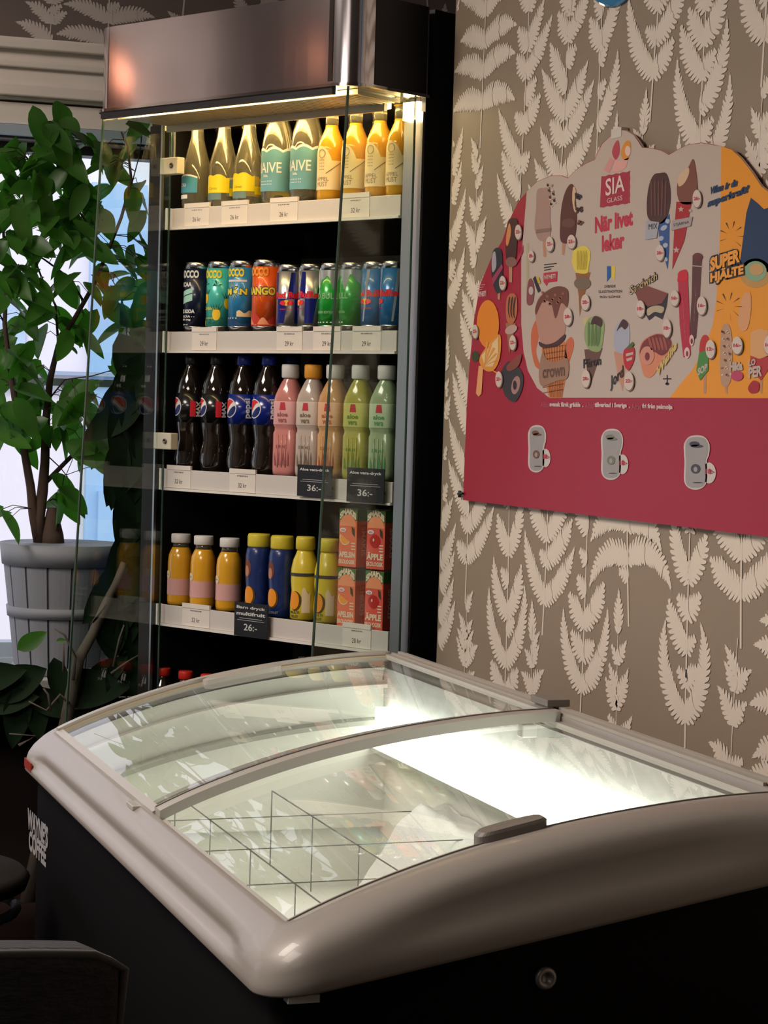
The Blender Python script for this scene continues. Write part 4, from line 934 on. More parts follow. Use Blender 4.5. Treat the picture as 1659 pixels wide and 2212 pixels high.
# cones right of the slogan
pp(smooth([(1424, 374), (1440, 376), (1448, 410), (1446, 450), (1432, 482), (1402, 474), (1397, 440), (1402, 400), (1412, 378)]), ch, 3)
for k in range(5): pp([(1405+8*k, 392), (1408+8*k, 390), (1410+7*k, 465), (1407+7*k, 466)], ch2, 4)
pp([(1422, 486), (1446, 462), (1445, 540), (1442, 582), (1424, 520)], art((38, 72, 130)), 3)
for x, y_, r_ in ((1434, 492, 8), (1428, 515, 6), (1437, 530, 6), (1438, 560, 4), (1442, 478, 5)): ell(x, y_, r_, 5, art((150, 160, 178)), 4, -.6)
pp([(1396, 476), (1424, 480), (1418, 514), (1393, 518)], art((150, 150, 158)), 5); ptext('MIX', dk, (1401, 496), (1420, 494), 12, 6, 0); badge(1425, 546, 9, 17, '26:-')
pp(smooth([(1498, 344), (1506, 390), (1506, 420), (1494, 440), (1470, 438), (1462, 412), (1468, 380), (1486, 362)]), art((110, 62, 50)), 3)
pp(smooth([(1466, 380), (1486, 362), (1488, 376), (1478, 396), (1466, 402)]), cream, 4)
pp([(1461, 436), (1494, 436), (1478, 520), (1452, 582), (1456, 500)], art((150, 22, 26)), 3)
def star(x, y, r, mt, l): pp([(x+(r if k % 2 == 0 else r*.42)*sin(pi*k/5), y-(r if k % 2 == 0 else r*.42)*cos(pi*k/5)) for k in range(10)], mt, l)
star(1471, 452, 7, W_, 4); star(1491, 455, 5, W_, 4); star(1461, 540, 8, W_, 4)
pp([(1452, 476), (1496, 468), (1492, 488), (1450, 498)], art((150, 140, 140)), 5); ptext('STJÄRNA', dk, (1455, 491), (1488, 484), 9, 6, 0); badge(1505, 429, 9, 19, '26:-')
ptext('Vilken är din', NV, (1532, 421), (1592, 402), 17, 3, .05, 3); ptext('superkraft?', NV, (1527, 453), (1617, 420), 22, 3, .07, 3)
# left red column
bar_ice([(1096, 482), (1106, 471), (1118, 478), (1117, 520), (1113, 560), (1096, 570), (1092, 530)], ch, [(1099, 560), (1107, 560), (1106, 610), (1100, 610)])
pp(smooth([(1100, 482), (1104, 500), (1098, 528), (1093, 528), (1094, 505)]), art((190, 120, 70)), 4); ell(1104, 566, 12, 11, art((120, 85, 75)), 5); badge(1119, 501, 7, 16, '25:-')
pp([(1110, 572), (1126, 540), (1130, 528), (1130, 545), (1114, 575)], art((150, 40, 70)), 4)
bar_ice([(1064, 545), (1074, 535), (1084, 545), (1086, 590), (1088, 620), (1074, 634), (1064, 610), (1061, 575)], art((38, 38, 46)), [(1075, 628), (1081, 628), (1080, 648), (1075, 646)])
pp(smooth([(1064, 548), (1070, 545), (1072, 575), (1064, 588), (1062, 570)]), art((150, 145, 155)), 4); pp([(1062, 602), (1084, 570), (1087, 578), (1064, 616)], art((140, 50, 80)), 4); badge(1085, 611, 7, 15, '22:-')
ell(1054, 700, 24, 52, art((205, 120, 30)), 3); pp(smooth([(1037, 770), (1078, 722), (1080, 770), (1066, 800), (1045, 798)]), art((200, 130, 50)), 4)
pp([(1040, 768), (1076, 727), (1076, 765), (1064, 792), (1048, 792)], art((205, 175, 130)), 5)
for k in range(7): a = .2+k*.28; pp([(1046, 790), (1046+30*sin(a)-2, 790-55*cos(a)), (1046+30*sin(a)+3, 790-52*cos(a))], art((205, 135, 55)), 6)
pp([(1034, 790), (1044, 790), (1040, 850), (1034, 857), (1028, 850)], art((205, 145, 95)), 3); ell(1027, 770, 8, 12, art((50, 60, 30)), 2); badge(1026, 716, 6, 15, '25:-')
ptext('NYHET!', art((190, 150, 155)), (1031, 642), (1050, 640), 12, 4, .06)
for k in range(3): pp([(1031, 616+5*k), (1048-k*3, 614+5*k), (1048-k*3, 615.5+5*k), (1031, 617.5+5*k)], art((190, 130, 140)), 4)
pp(smooth([(1094, 648), (1104, 634), (1116, 642), (1116, 680), (1106, 700), (1094, 690)]), art((165, 95, 60)), 3)
for k in range(3): pp(smooth([(1099+6*k, 644), (1102+6*k, 644), (1099+6*k, 670), (1102+5*k, 688), (1097+5*k, 672)]), ch, 4)
pp([(1092, 698), (1114, 698), (1108, 730), (1100, 765), (1096, 730)], cone, 2); ell(1104, 712, 14, 9, art((170, 140, 130)), 4, -.5); badge(1107, 740, 7, 16, '23:-')
pp(smooth([(1084, 800), (1102, 780), (1128, 805), (1128, 840), (1112, 868), (1092, 856), (1084, 828)]), art((48, 44, 48)), 3); ell(1114, 832, 9, 20, art((150, 110, 110)), 4, .2); ell(1112, 832, 4, 10, dk, 5); badge(1077, 819, 7, 17, '23:-')
pp(smooth([(1094, 792), (1110, 775), (1126, 765), (1120, 790), (1100, 802)]), art((120, 60, 50)), 5)
# yellow pineapple cone, new flash, small items
pp([(1243, 590), (1276, 588), (1262, 640), (1252, 684), (1250, 640)], art((130, 82, 40)), 2); pp(smooth([(1236, 555), (1240, 540), (1262, 531), (1275, 545), (1272, 575), (1268, 590), (1245, 588), (1236, 570)]), art((200, 180, 70)), 3)
for k in range(4): pp(smooth([(1246+6*k, 545), (1250+6*k, 545), (1249+6*k, 578), (1246+5*k, 580)]), art((170, 150, 40)), 4)
ell(1258, 612, 18, 14, art((105, 88, 70)), 4); badge(1264, 653, 9, 17, '28:-')
pp([(1174, 590), (1204, 586), (1203, 608), (1184, 610), (1181, 618), (1174, 609)], RT, 3); ptext('NYHET!', W_, (1176, 604), (1200, 601), 10, 5, .05)
for k in range(3): pp([(1175, 571+6*k), (1202-6*k, 568+6*k), (1202-6*k, 570+6*k), (1175, 573+6*k)], IK, 3)
pp([(1137, 525), (1142, 525), (1143, 650), (1137, 650)], art((160, 150, 120)), 2); badge(1147, 553, 6, 12, '18:-'); pp(smooth([(1140, 612), (1148, 602), (1154, 625), (1150, 655), (1138, 655)]), art((120, 60, 65)), 4); ell(1147, 628, 5, 9, art((175, 160, 155)), 5)
pp([(1151, 602), (1156, 596), (1168, 628), (1162, 632)], dk, 4); pp([(1158, 600), (1164, 598), (1168, 612), (1162, 612)], art((180, 150, 50)), 5)
# the big cone
pp(smooth([(1157, 670), (1166, 640), (1200, 620), (1224, 628), (1224, 680), (1218, 725), (1196, 745), (1170, 742), (1160, 705)]), art((165, 122, 108)), 3)
pp(smooth([(1157, 662), (1170, 638), (1200, 619), (1226, 626), (1225, 662), (1212, 655), (1200, 688), (1190, 655), (1172, 652), (1158, 680)]), art((98, 52, 38)), 4)
for k in range(14): ell(1172+((k*17) % 46), 632+((k*23) % 26), 3, 3, art((135, 80, 60)), 5)
pp(smooth([(1164, 738), (1180, 744), (1200, 738), (1220, 722), (1218, 735), (1200, 748), (1170, 750)]), ch, 5)
pp([(1170, 748), (1220, 738), (1228, 790), (1214, 860), (1186, 860), (1172, 800)], art((178, 108, 55)), 2)
for k in range(9): pp([(1172+6*k, 746), (1174+6*k, 746), (1190+3*k, 858), (1188.5+3*k, 858)], art((140, 78, 38)), 3); pp([(1172, 752+12*k), (1224-k*.8, 744+12*k), (1224-k*.8, 746+12*k), (1172, 754+12*k)], art((140, 78, 38)), 3) if k < 9 else None
for pts in ([(1148, 715), (1160, 690), (1165, 720), (1158, 760), (1168, 795), (1156, 790), (1148, 755)], [(1222, 740), (1234, 728), (1240, 745), (1232, 775), (1224, 790), (1220, 765)]): pp(smooth(pts), art((180, 90, 55)), 2)
pp(smooth([(1164, 800), (1172, 760), (1180, 775), (1200, 782), (1226, 775), (1226, 815), (1205, 822), (1186, 830), (1168, 832)]), art((140, 105, 85)), 5); ptext('crown', art((90, 60, 45)), (1172, 818), (1220, 812), 20, 6, .03); badge(1226, 684, 9, 19, '28:-')
# green, blue, sandwich, waffle
pp([(1262, 755), (1302, 752), (1286, 800), (1272, 842), (1268, 800)], art((92, 62, 50)), 2); pp(smooth([(1262, 715), (1270, 690), (1290, 682), (1304, 695), (1304, 725), (1296, 758), (1274, 756), (1264, 738)]), art((125, 145, 92)), 3)
for k in range(4): pp(smooth([(1270+8*k, 700), (1274+8*k, 700), (1274+7*k, 740), (1270+6*k, 745)]), art((85, 110, 60)), 4)
pp(smooth([(1276, 700), (1284, 683), (1300, 690), (1298, 706), (1286, 700)]), ch, 5); ptext('Päron', dk, (1260, 796), (1298, 788), 20, 5, .02); ell(1266, 694, 7, 10, art((180, 165, 120)), 2); badge(1265, 818, 9, 19, '28:-')
pp([(1326, 760), (1358, 755), (1350, 800), (1345, 846), (1334, 810)], art((175, 125, 100)), 2); pp(smooth([(1326, 740), (1330, 705), (1346, 690), (1358, 700), (1360, 735), (1352, 762), (1332, 760)]), art((150, 152, 168)), 3); pp(smooth([(1332, 715), (1345, 690), (1357, 700), (1350, 712), (1342, 706)]), ch, 4)
pp(smooth([(1348, 756), (1368, 750), (1370, 775), (1358, 800), (1348, 785)]), art((165, 25, 32)), 5); pp([(1352, 764), (1368, 760), (1367, 766), (1352, 770)], W_, 6); pp([(1353, 775), (1366, 771), (1365, 777), (1354, 781)], W_, 6); pp([(1352, 752), (1366, 738), (1370, 744), (1362, 754)], art((70, 90, 40)), 6)
ptext('Jord', dk, (1318, 846), (1346, 820), 32, 6, .02); badge(1358, 823, 10, 20, '22:-')
pp([(1372, 632), (1384, 616), (1400, 618), (1443, 634), (1430, 655), (1400, 662), (1380, 650)], art((112, 58, 48)), 4); pp([(1372, 632), (1380, 650), (1400, 662), (1430, 655), (1443, 634), (1440, 660), (1431, 690), (1415, 682), (1402, 692), (1385, 664)], dk, 3)
pp(smooth([(1398, 668), (1416, 660), (1434, 664), (1430, 676), (1414, 674), (1400, 682)]), art((165, 150, 125)), 5)
ptext('Sandwich', dk, (1360, 638), (1420, 604), 20, 5, .06); ptext('Sandwich', art((190, 165, 120)), (1361, 637), (1419, 604), 18, 6, .0); badge(1383, 667, 9, 18, '18:-')
pp(smooth([(1380, 760), (1390, 735), (1420, 720), (1446, 730), (1450, 755), (1430, 780), (1410, 812), (1392, 812), (1384, 785)]), art((190, 118, 85)), 3); pp(smooth([(1382, 758), (1392, 736), (1420, 722), (1446, 731), (1448, 752), (1430, 768), (1412, 760), (1396, 770), (1386, 768)]), art((105, 40, 36)), 4)
ell(1398, 768, 15, 20, art((185, 125, 105)), 5); ell(1398, 770, 5, 9, art((110, 30, 30)), 6)
for k in range(5): pp(smooth([(1400+8*k, 732), (1404+8*k, 730), (1410+8*k, 752), (1406+8*k, 755)]), art((140, 70, 60)), 5)
ptext('Waffle', art((185, 160, 90)), (1418, 818), (1462, 752), 22, 7, .05); badge(1440, 709, 9, 20, '18:-')
pp([(1432, 817), (1450, 817), (1450, 819.5), (1432, 819.5)], IK, 3); pp([(1440, 810), (1442, 810), (1442, 830), (1440, 830)], IK, 3); ell(1441, 829, 4, 3, IK, 3)
# two tube ices
pp([(1464, 592), (1482, 583), (1486, 600), (1492, 768), (1476, 772), (1468, 700)], art((160, 26, 48)), 3); pp(smooth([(1464, 598), (1467, 587), (1482, 583), (1485, 604), (1465, 610)]), art((180, 20, 40)), 4); ptext('LAKRITS', art((205, 140, 150)), (1480, 726), (1474, 640), -9, 5, .02)
pp([(1496, 552), (1517, 552), (1512, 640), (1504, 730), (1488, 745), (1494, 640)], art((80, 40, 36)), 2); ell(1507, 555, 11, 9, art((92, 40, 36)), 4); pp([(1496, 573), (1518, 575), (1518, 577), (1496, 575)], W_, 4); ptext('COLA', art((190, 165, 140)), (1499, 690), (1503, 620), -9, 5, .02)
ell(1484, 762, 6, 12, art((200, 170, 165)), 5); ell(1494, 735, 5, 12, art((200, 170, 165)), 5); ell(1484, 764, 2.5, 6, art((120, 30, 40)), 6); ell(1494, 737, 2.5, 6, art((120, 30, 40)), 6)
badge(1457, 644, 9, 17, '16:-'); badge(1515, 660, 10, 20, '16:-')
# super headline and orange side products
ol = art((22, 34, 44)); yl_ = art((212, 140, 48))
for t_, a, b, h_ in (('SUPER', (1534, 587), (1598, 566), 30), ('HJÄLTE', (1534, 616), (1606, 597), 30)):
    ptext(t_, ol, (a[0]-2, a[1]+3), (b[0]+2, b[1]+3), h_+6, 6, .13); ptext(t_, yl_, a, b, h_, 7, .055)
for k in range(9):
    a = k*.7; pp([(1580+10*cos(a), 510+16*sin(a)), (1580+26*cos(a), 510+32*sin(a)), (1581+26*cos(a+.05), 510+33*sin(a+.05))], ol, 3); pp([(1574+10*cos(a), 662+12*sin(a)), (1574+28*cos(a), 662+30*sin(a)), (1575+28*cos(a+.05), 662+31*sin(a+.05))], ol, 3)
bar_ice([(1512, 740), (1520, 724), (1530, 730), (1530, 768), (1512, 772)], art((165, 36, 30)), [(1520, 805), (1526, 805), (1525, 850), (1520, 850)]); pp([(1510, 762), (1530, 755), (1530, 800), (1512, 822), (1504, 800)], art((62, 120, 48)), 4); ptext('SOP', W_, (1507, 812), (1528, 800), 16, 5, .05); badge(1534, 754, 10, 20, '12:-')
bar_ice([(1560, 708), (1572, 700), (1580, 722), (1582, 780), (1576, 828), (1558, 828), (1555, 760)], art((165, 130, 105)), [(1566, 825), (1572, 825), (1572, 850), (1567, 850)])
for k in range(30): ell(1559+((k*13) % 20), 715+((k*31) % 108), 2, 3, (art((130, 95, 85)), art((195, 170, 145)))[k % 2], 5, k)
ptext('Hilda', W_, (1576, 802), (1604, 800), 20, 6, .06); ell(1592, 812, 13, 11, art((165, 55, 85)), 5); badge(1592, 746, 11, 19, '16:-')
pp([(1621, 718), (1640, 710), (1659, 714), (1659, 770), (1640, 775), (1621, 768)], art((195, 145, 95)), 3); pp([(1621, 768), (1641, 776), (1659, 768), (1659, 800), (1644, 822), (1621, 800)], art((160, 40, 42)), 3); pp([(1642, 820), (1648, 820), (1646, 850), (1643, 850)], stick, 2)
ptext('LO', W_, (1617, 792), (1632, 788), 14, 6, .05); ptext('PER', W_, (1617, 818), (1646, 812), 24, 6, .05); pp(smooth([(1618, 832), (1628, 822), (1640, 828), (1638, 845), (1624, 850), (1616, 842)]), art((150, 22, 30)), 4); badge(1661, 745, 11, 20, '16:-')
pp(smooth([(1604, 640), (1620, 632), (1622, 670), (1614, 710), (1598, 712), (1594, 685)]), art((195, 140, 95)), 3)
# tag line and tubs on the red band
ptext('Alltid', art((165, 70, 90)), (1168, 880), (1186, 880.5), 12, 3, .01); ptext('svensk färsk grädde', art((190, 165, 165)), (1187, 881), (1254, 882), 13, 3, .05); ptext('Alltid', art((165, 70, 90)), (1264, 881.5), (1282, 882), 12, 3, .01); ptext('tillverkad i Sverige', art((190, 165, 165)), (1284, 882), (1354, 883.5), 13, 3, .05); ptext('Alltid', art((165, 70, 90)), (1364, 884), (1385, 884.5), 12, 3, .01); ptext('fri från palmolja', art((190, 165, 165)), (1387, 884.5), (1453, 887), 13, 3, .05)
ell(1259, 878, 1.5, 1.5, W_, 3); ell(1360, 880, 1.5, 1.5, W_, 3)
def tub(cx, y0, y1, r, side, dark):
    h_ = y1-y0; lg = art((180, 172, 168)); gy = art((140, 136, 136))
    for g, c, l in ((0, lg, 2), (3.5, gy, 3)):
        pp(smooth([(cx-r+g, y0+h_*.14), (cx-r*.5, y0+g), (cx+r*.5, y0+g), (cx+r-g, y0+h_*.14), (cx+r-g, y0+h_*.34), (cx+r*.82-g, y0+h_*.48), (cx+r*.8-g, y0+h_*.86), (cx+r*.3, y1-g), (cx-r*.5, y1-g), (cx-r+g, y0+h_*.86), (cx-r*.98+g, y0+h_*.5), (cx-r*1.02+g, y0+h_*.34)], 5), c, l)
    ell(cx+r*.98, y0+h_*.70+side*.1, r*.55, h_*.20, lg, 2); ptext('18:-', RT, (cx+r*.72, y0+h_*.72), (cx+r*1.4, y0+h_*.715), h_*.10, 5, .03)
    for a in ((-.2, .15, .4, .05), (-.1, .62, .38, .09), (.0, .19, .5, .03)): ell(cx+r*a[0], y0+h_*a[1], r*a[2], h_*a[3], dark, 5)
    ell(cx-.1*r, y0+h_*.63, r*.16, h_*.05, gy, 6); ell(cx+.05*r, y0+h_*.88, r*.4, h_*.008, IK, 6)
tub(1160, 920, 1019, 19, 0, art((105, 70, 52))); tub(1322, 928, 1035, 23, 0, art((105, 108, 88))); tub(1505, 942, 1056, 27, 0, art((58, 56, 66)))
po = poster.build('ice_cream_poster'); tag(po, 'cloud-topped price poster of ice creams on the fern wallpaper, red band below', 'poster')
m = MB(); a = PP(985, 1067); m.tube([(WX-.006, a.y+.004, a.z), (XP-.004, PP(1003, 1066).y, PP(1003, 1066).z)], .0025, mat('black_hook', (.02, .02, .02), .4), 8); m.tube([(WX-.005, a.y, a.z-.006), (WX-.005, a.y, a.z+.006)], .003, mat('black_hook', (.02, .02, .02), .4), 8); m.build('wall_hook', po)
m = MB(); q0, q1 = PP(1322, 280), PP(1343, 295); m.box((min(q0.x, q1.x)-.0012, min(q0.y, q1.y), min(q0.z, q1.z)), (WX-.002, max(q0.y, q1.y), max(q0.z, q1.z)), mat('clear_tape', (.58, .54, .50), .3)); m.build('tape', po)
# blue round sign whose bottom just shows
c_ = onX(1330, 12, WX-.006); rr_ = .16; m = MB()
o = thing('round_sign', 'round blue sign on the wallpaper above the poster, only its bottom edge in view', 'sign', (WX-.001, c_.y, c_.z+rr_))
m.lathe([(0, 0), (rr_, 0), (rr_, .004), (rr_-.003, .006), (0, .006)], mat('blue_enamel', (.02, .20, .42), .25, coat=.5), 48, smooth=False); d = m.build('disc', o); d.rotation_euler = (0, -pi/2, 0)

# ------------------------------------------------------------------ plants
M_leaf = mat('leaf_green', (.035, .105, .016), .42, trans=0, noise=(14, .35, (1, 1, 1)))
for nm, colr, tr in (('leaf_green', (.08, .34, .02), .34), ):
    nt = M_leaf.node_tree; b = nt.nodes['Principled BSDF']; out = [x for x in nt.nodes if x.type == 'OUTPUT_MATERIAL'][0]
    t = nt.nodes.new('ShaderNodeBsdfTranslucent'); t.inputs[0].default_value = (*colr, 1); mx = nt.nodes.new('ShaderNodeMixShader'); mx.inputs[0].default_value = tr
    nt.links.new(b.outputs[0], mx.inputs[1]); nt.links.new(t.outputs[0], mx.inputs[2]); nt.links.new(mx.outputs[0], out.inputs[0])
M_dleaf = mat('thick_dark_leaf', (.005, .016, .005), .7, spec=.15, noise=(8, .3, (1, 1, 1)))
M_bark = mat('brown_bark', (.055, .032, .022), .8, bump=(60, 1, (1, 1, .2)), noise=(20, .3, (1, 1, .3)))
M_gbark = mat('grey_bark', (.10, .08, .065), .8, bump=(60, 1, (1, 1, .2)))
def leaf(m, p, d, nrm, L, Wd, mt, curl=.25):
    d = d.normalized(); s = d.cross(nrm)
    if s.length < .01: s = Vector((1, 0, 0))
    s.normalize(); nn = s.cross(d); N = 8; vs = []
    for i in range(N+1):
        t = i/N; w_ = Wd/2*(sin(pi*t**.85)**.75 if 0 < t < 1 else 0)*(1-.15*t); 
        if i == N: w_ = 0
        c = p+d*(L*t)-nn*(-.0)*L+Vector((0, 0, -1))*(curl*L*t*t*.5)
        vs += [c-s*w_+nn*w_*.35, c, c+s*w_+nn*w_*.35]
    fs = []
    for i in range(N): a = 3*i; fs += [(a, a+1, a+4, a+3), (a+1, a+2, a+5, a+4)]
    m.add(vs, fs, mt, True)
rp_ = random.Random(21)
tree = thing('potted_ficus', 'leafy green ficus with a twisted trunk in a white slatted basket pot on the sill', 'plant', (.868, 4.775, WZ0))
tx0, ty0, tz0 = .868, 4.775, WZ0
def sh_tree(m): m.v = [(x-tx0, y-ty0, z-tz0) for x, y, z in m.v]; return m
def Q(px, py, y): return onY(px, py, y)
wood = MB(); fol = MB()
br = [([(88, 1172), (84, 1120), (92, 1060), (97, 1000), (100, 900), (108, 820), (126, 745)], .015, .006),
      ([(84, 1172), (72, 1110), (66, 1050), (55, 990), (38, 900), (22, 800), (10, 700), (14, 600), (6, 480)], .012, .003),
      ([(126, 745), (160, 690), (200, 620), (232, 545), (262, 470), (284, 390), (276, 320), (262, 285)], .0058, .002),
      ([(96, 1045), (140, 1000), (190, 950), (236, 905), (290, 850)], .0055, .003),
      ([(180, 650), (150, 600), (95, 560), (40, 530), (0, 520)], .003, .0012), ([(232, 545), (200, 500), (160, 440), (130, 380), (112, 320), (108, 262)], .003, .0012),
      ([(108, 860), (140, 820), (200, 812), (240, 800)], .002, .001), ([(276, 760), (272, 690), (262, 640), (240, 600)], .002, .001),
      ([(100, 930), (70, 880), (30, 840)], .002, .001), ([(126, 745), (120, 660), (90, 600), (60, 520), (50, 420), (70, 330)], .003, .001),
      ([(284, 400), (300, 340), (306, 300)], .0015, .001), ([(10, 700), (-20, 640), (-40, 560)], .002, .001), ([(38, 900), (0, 880), (-40, 840)], .002, .001),
      ([(236, 905), (280, 930), (300, 960)], .002, .001), ([(200, 940), (230, 980), (250, 1020)], .0015, .001), ([(98, 980), (130, 1010), (146, 1030)], .0015, .001), ([(40, 920), (0, 960), (-30, 1000)], .0015, .001)]
anch = []
for k, (pts, r0, r1) in enumerate(br):
    yy = 4.775 if k in (0, 1) else 4.775+rp_.uniform(-.07, .07)
    P = [Q(px, py, 4.775+(yy-4.775)*min(1, i/3)) for i, (px, py) in enumerate(pts)]
    wood.tube(P, r0, M_bark, 8, r1)
    for i in range(len(P)-1):
        for t in (.2, .5, .8): anch.append(P[i].lerp(P[i+1], t))
wood.lathe([(.030, 0), (.026, .03), (.018, .06), (.011, .09)], M_bark, 12, c=(.870, 4.775)); wood.v[-48:] = [(x, y, z+H-.325) for x, y, z in wood.v[-48:]]
def cluster(cx, cy, rx, ry, n, L=(.070, .100), ym=(4.66, 4.87)):
    for _ in range(int(n*.74+.5)):
        a = rp_.random()*2*pi; r = sqrt(rp_.random()); px, py = cx+rx*r*cos(a), cy+ry*r*sin(a); y = rp_.uniform(*ym)
        p = Q(px, py, y); q = min(anch, key=lambda v: (v-p).length)
        if (q-p).length > .02: mid = (q+p)/2+Vector((0, 0, .012)); wood.tube([q, mid, p], .0009, M_bark, 4)
        az = rp_.random()*2*pi; out = (p-q); out.z = 0
        d = Vector((cos(az)*.9, sin(az)*.7, -.15-rp_.random()*.9)); d += out*6 if out.length > 0 else d
        l = rp_.uniform(*L); leaf(fol, p-d.normalized()*l*.4, d, Vector((rp_.uniform(-.6, .6), rp_.uniform(-1, -.2), rp_.uniform(.1, .9))), l, l*rp_.uniform(.46, .58), M_leaf, rp_.uniform(.1, .5))
for c in ((115, 275, 45, 38, 10), (50, 350, 60, 45, 13), (110, 350, 60, 50, 18), (180, 330, 35, 30, 7), (245, 330, 40, 45, 8), (305, 300, 20, 40, 4), (40, 430, 50, 60, 20), (140, 430, 70, 60, 28), (225, 440, 25, 40, 6), (300, 440, 20, 50, 6),
          (40, 540, 50, 50, 18), (130, 520, 70, 45, 20), (205, 520, 30, 40, 7), (280, 545, 45, 35, 10), (40, 640, 60, 50, 16), (120, 640, 55, 50, 12), (230, 620, 40, 40, 10), (300, 600, 25, 50, 8), (180, 720, 60, 40, 10), (270, 700, 45, 55, 16), (60, 730, 60, 50, 14),
          (30, 820, 60, 60, 18), (110, 850, 60, 60, 18), (180, 870, 45, 50, 12), (280, 800, 40, 60, 14), (40, 930, 50, 45, 12), (110, 930, 40, 30, 7), (180, 960, 50, 45, 14), (240, 980, 50, 50, 16), (130, 1080, 25, 35, 9), (0, 1110, 20, 30, 4), (290, 900, 30, 60, 12), (-60, 600, 60, 250, 40)):
    cluster(*c)
sh_tree(wood).build('trunk', tree); sh_tree(fol).build('foliage', tree)
# slatted basket pot
pot = MB(); M_pot = mat('whitewashed_wood', (.20, .215, .25), .6, noise=(18, .12, (1, 1, .2))); M_gap = mat('pot_gap', (.06, .07, .09), .8)
pz0, pz1 = WZ0+.001, H-.315; rb, rt = .098, .132; pcx, pcy = .893, 4.775
pot.lathe([(rb-.004, pz0), (rt-.004, pz1-.004), (rt-.010, pz1-.004), (rt-.012, pz1-.02), (0, pz1-.021)], M_gap, 40, c=(pcx, pcy)); ns = 15
for k in range(ns):
    a0, a1 = 2*pi*(k+.05)/ns, 2*pi*(k+.95)/ns; vs = []
    for i in range(5):
        a = a0+(a1-a0)*i/4
        for (r, z) in ((rb, pz0), (rt, pz1), (rt-.006, pz1), (rb-.006, pz0)): vs.append((pcx+r*sin(a), pcy-r*cos(a), z))
    pot.add(vs, [(4*i+j, 4*i+4+j, 4*i+4+(j+1) % 4, 4*i+(j+1) % 4) for i in range(4) for j in range(4)]+[(0, 1, 2, 3), (19, 18, 17, 16)], M_pot)
sh_tree(pot).build('slatted_pot', tree)
pot = MB()
for z0_, z1_ in ((pz1-.045, pz1+.002), (pz0+.125, pz0+.148), (pz0, pz0+.018)):
    r_at = lambda z: rb+(rt-rb)*(z-pz0)/(pz1-pz0)+.004
    pot.lathe([(r_at(z0_)-.006, z0_), (r_at(z0_), z0_), (r_at(z1_), z1_), (r_at(z1_)-.006, z1_)], M_pot, 48, c=(pcx, pcy))
sh_tree(pot).build('hoop', tree)
soil = MB(); soil.lathe([(rt-.013, pz1-.019), (0, pz1-.017)], mat('potting_soil', (.03, .02, .015), .9), 32, c=(pcx, pcy)); sh_tree(soil).build('soil', tree)
# dark rubber plant standing on the floor
rx_, ry_ = .80, 4.60
rub = thing('rubber_plant', 'large dark-leaved rubber plant with a grey stem rising beside the fridge', 'plant', (rx_, ry_, 0))
def sh_r(m): m.v = [(x-rx_, y-ry_, z) for x, y, z in m.v]; return m
wd = MB(); fo = MB()
def R_(px, py, y=4.585): return onY(px, py, y)
trunk = [Vector((rx_, ry_, .30)), R_(128, 1640), R_(142, 1560), R_(158, 1480), R_(172, 1420), R_(200, 1370), R_(228, 1305), R_(250, 1262), R_(268, 1215)]
wd.tube(trunk, .017, M_gbark, 10, .007)
for pts in ([(150, 1520), (130, 1500), (100, 1535), (62, 1515)], [(110, 1538), (104, 1500), (94, 1487)], [(245, 1440), (258, 1380), (268, 1350)], [(240, 1455), (275, 1430), (300, 1415)], [(158, 1470), (163, 1420), (140, 1372), (118, 1358)], [(228, 1305), (200, 1345), (215, 1330)], [(137, 1450), (137, 1390)], [(40, 1610), (75, 1590), (20, 1585)]):
    wd.tube([R_(x, y, 4.56) for x, y in pts], .0035, M_gbark, 6, .0018)
def big(px, py, ang, L, Wd=.5, y=4.60, mt=None, face=(0, -1, .25)):
    d = CR*cos(ang)-CU*sin(ang)*-1; p = R_(px, py, y); leaf(fo, p-d*(L*.5), d, Vector(face), L, L*Wd, mt or M_dleaf, .12)
for a in ((290, 850, -1.9, .16), (300, 800, -1.2, .15), (268, 870, -2.3, .14), (310, 900, -1.5, .17), (285, 930, -1.7, .17), (255, 905, -2.6, .13), (305, 980, -1.6, .17), (280, 1000, -2.0, .16), (300, 1060, -1.4, .17), (262, 1020, -1.7, .13, .42), (292, 1110, -1.8, .15), (305, 1160, -1.5, .16), (285, 1200, -2.1, .15), (262, 1270, -2.4, .17), (300, 1260, -1.4, .16), (275, 1310, -1.9, .14), (245, 1330, -1.3, .13), (250, 1365, -1.5, .10, .7), (300, 1330, -1.5, .15), (284, 1350, -1.8, .11), (290, 1400, -1.5, .09),
          (275, 1480, -1.6, .15, .75), (195, 1485, 0.1, .17, .55), (230, 1450, .7, .12), (40, 1470, .5, .14, .6), (20, 1510, .2, .13), (75, 1530, -1.4, .13), (35, 1545, -1.7, .13), (110, 1520, -.4, .12), (230, 1530, -1.2, .14), (200, 1555, .3, .12), (125, 1470, -1.4, .10), (-10, 1460, .3, .14)):
    a = list(a)
    if a[0] > 240 and a[1] < 1380: a[0] -= 12; a[3] *= 1.15
    big(*a)
big(70, 1382, -2.55+pi, .075, .52, 4.5, M_leaf); big(133, 1384, .1, .022, .6, 4.5, M_leaf)
sh_r(wd).build('stem', rub); sh_r(fo).build('foliage', rub)
pt = MB(); pt.lathe([(.11, 0), (.12, .01), (.15, .30), (.155, .34), (.145, .34), (.14, .31), (0, .31)], mat('dark_terracotta', (.012, .006, .005), .8, spec=.1), 36); pt.build('pot', rub)

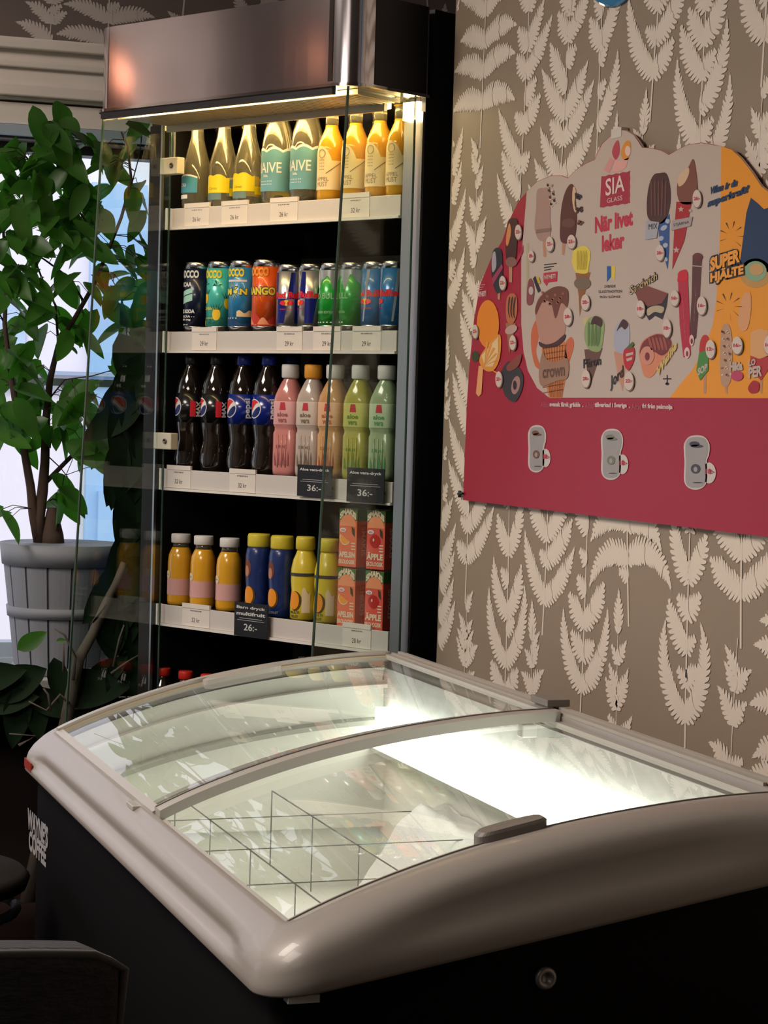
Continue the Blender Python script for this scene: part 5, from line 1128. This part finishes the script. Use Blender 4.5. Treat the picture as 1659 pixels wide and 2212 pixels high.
# ------------------------------------------------------------------ chairs
M_fab = mat('charcoal_weave', (.040, .041, .047), .9, bump=(260, 1.5, (.25, 1, 1)), noise=(180, .4, (.12, 1, 1)))
M_leg = mat('dark_chair_leg', (.02, .015, .012), .5)
chx, chy = .065, 1.52
chr_ = thing('upholstered_chair', 'charcoal woven armchair back in the near left corner, in front of the freezer', 'chair', (chx, chy, 0))
def cz(x): return H-.374-.012*(abs(x)/.25)**2.2-.03*max(0, (abs(x)-.215)/.06)**2
m = MB(); N = 40; th = .055; vs = []; hw = .272
for j in range(13):
    v = j/12
    for i in range(N+1):
        u = -1+2*i/N; x = hw*(abs(u)**.9)*(1 if u > 0 else -1)
        zt = H-.374-.020*abs(u)**2.5-.05*max(0, abs(u)-.9)**1.2*3; z = .46+(zt-.46)*v
        taper = 1-.05*(1-v)
        yb = -.10*(1-v)*.3+.05*(1-u*u)*-1
        vs.append((x*taper, yb, z))
fr = len(vs); vs += [(x*.97, y+th, z-.004) for x, y, z in vs]
fs = [(j*(N+1)+i, j*(N+1)+i+1, (j+1)*(N+1)+i+1, (j+1)*(N+1)+i) for j in range(12) for i in range(N)]
fs += [tuple(fr+k for k in f[::-1]) for f in fs]
for j in range(12): a = j*(N+1); b = a+N+1; fs += [(a, b, fr+b, fr+a), (a+N, fr+a+N, fr+b+N, b+N)]
for i in range(N): a = 12*(N+1)+i; fs += [(a, a+1, fr+a+1, fr+a), (i, fr+i, fr+i+1, i+1)]
m.add(vs, fs, M_fab, False); o = m.build('backrest', chr_, bevel=.012)
m = MB(); m.tube([(vs[12*(N+1)+i][0], vs[12*(N+1)+i][1]+.004, vs[12*(N+1)+i][2]-.004) for i in range(N+1)]+[(vs[j*(N+1)+N][0]-.003, vs[j*(N+1)+N][1]+.004, vs[j*(N+1)+N][2]) for j in range(11, -1, -1)], .0035, mat('grey_piping', (.10, .095, .09), .8), 8); m.build('piping', o)
m = MB(); m.box((-.25, .03, .36), (.25, .46, .47), M_fab); m.build('seat', chr_, bevel=.03)
for x, y in ((-.22, .02), (.22, .02), (-.22, .42), (.22, .42)): m = MB(); m.tube([(x, y, .37), (x*1.05, y, 0)], .018, M_leg, 10, .012); m.build('leg', chr_)
# low stool glimpsed at the far left behind the freezer
a_ = onY(20, 1878, 3.3); st = thing('stool', 'dim grey-topped stool at the left edge behind the freezer', 'stool', (a_.x-.14, 3.3, 0))
m = MB(); m.lathe([(0, a_.z-.02), (.165, a_.z-.02), (.17, a_.z-.005), (.16, a_.z+.006), (0, a_.z+.008)], mat('brown_seat_pad', (.018, .014, .012), .9, spec=.1), 36); m.build('seat', st)
b__ = onY(20, 1953, 3.3); m = MB(); m.tube([(.15*cos(t), .15*sin(t), b__.z) for t in [i*pi/16 for i in range(33)]], .008, mat('grey_metal_ring', (.08, .08, .085), .6, .2), 8); m.build('ring', st)
for k in range(4): t = pi/4+k*pi/2; m = MB(); m.tube([(.13*cos(t), .13*sin(t), a_.z-.02), (.17*cos(t), .17*sin(t), 0)], .009, M_leg, 8); m.build('leg', st)

# copper pendant lamps, added outside the view for the header's copper reflections
for i, (x, y, lz) in enumerate(((.25, 4.66, 2.02), (-1.62, 4.38, 2.38))):
    o = thing('pendant_lamp', ('copper pendant lamp nearest the window plant, outside the view', 'copper pendant lamp farther from the window plant, outside the view')[i], 'lamp', (x, y, lz), 0, 'copper pendant lamps')
    m = MB(); m.lathe([(.10, 0), (.098, .05), (.07, .16), (.03, .22), (.02, .24), (0, .24)], mat('polished_copper', (.42, .18, .11), .2, 1.0), 40); m.build('lamp_shade', o)
    m = MB(); m.tube([(0, 0, .24), (0, 0, CEIL-lz-.001)], .003, M_leg, 6); m.build('cable', o)
    m = MB(); m.lathe([(0, .02), (.03, .04), (.035, .07), (.02, .11), (0, .12)], mat('warm_bulb', (1, .8, .6), .5, emit=(1, .72, .45), es=3), 20); m.build('bulb', o)
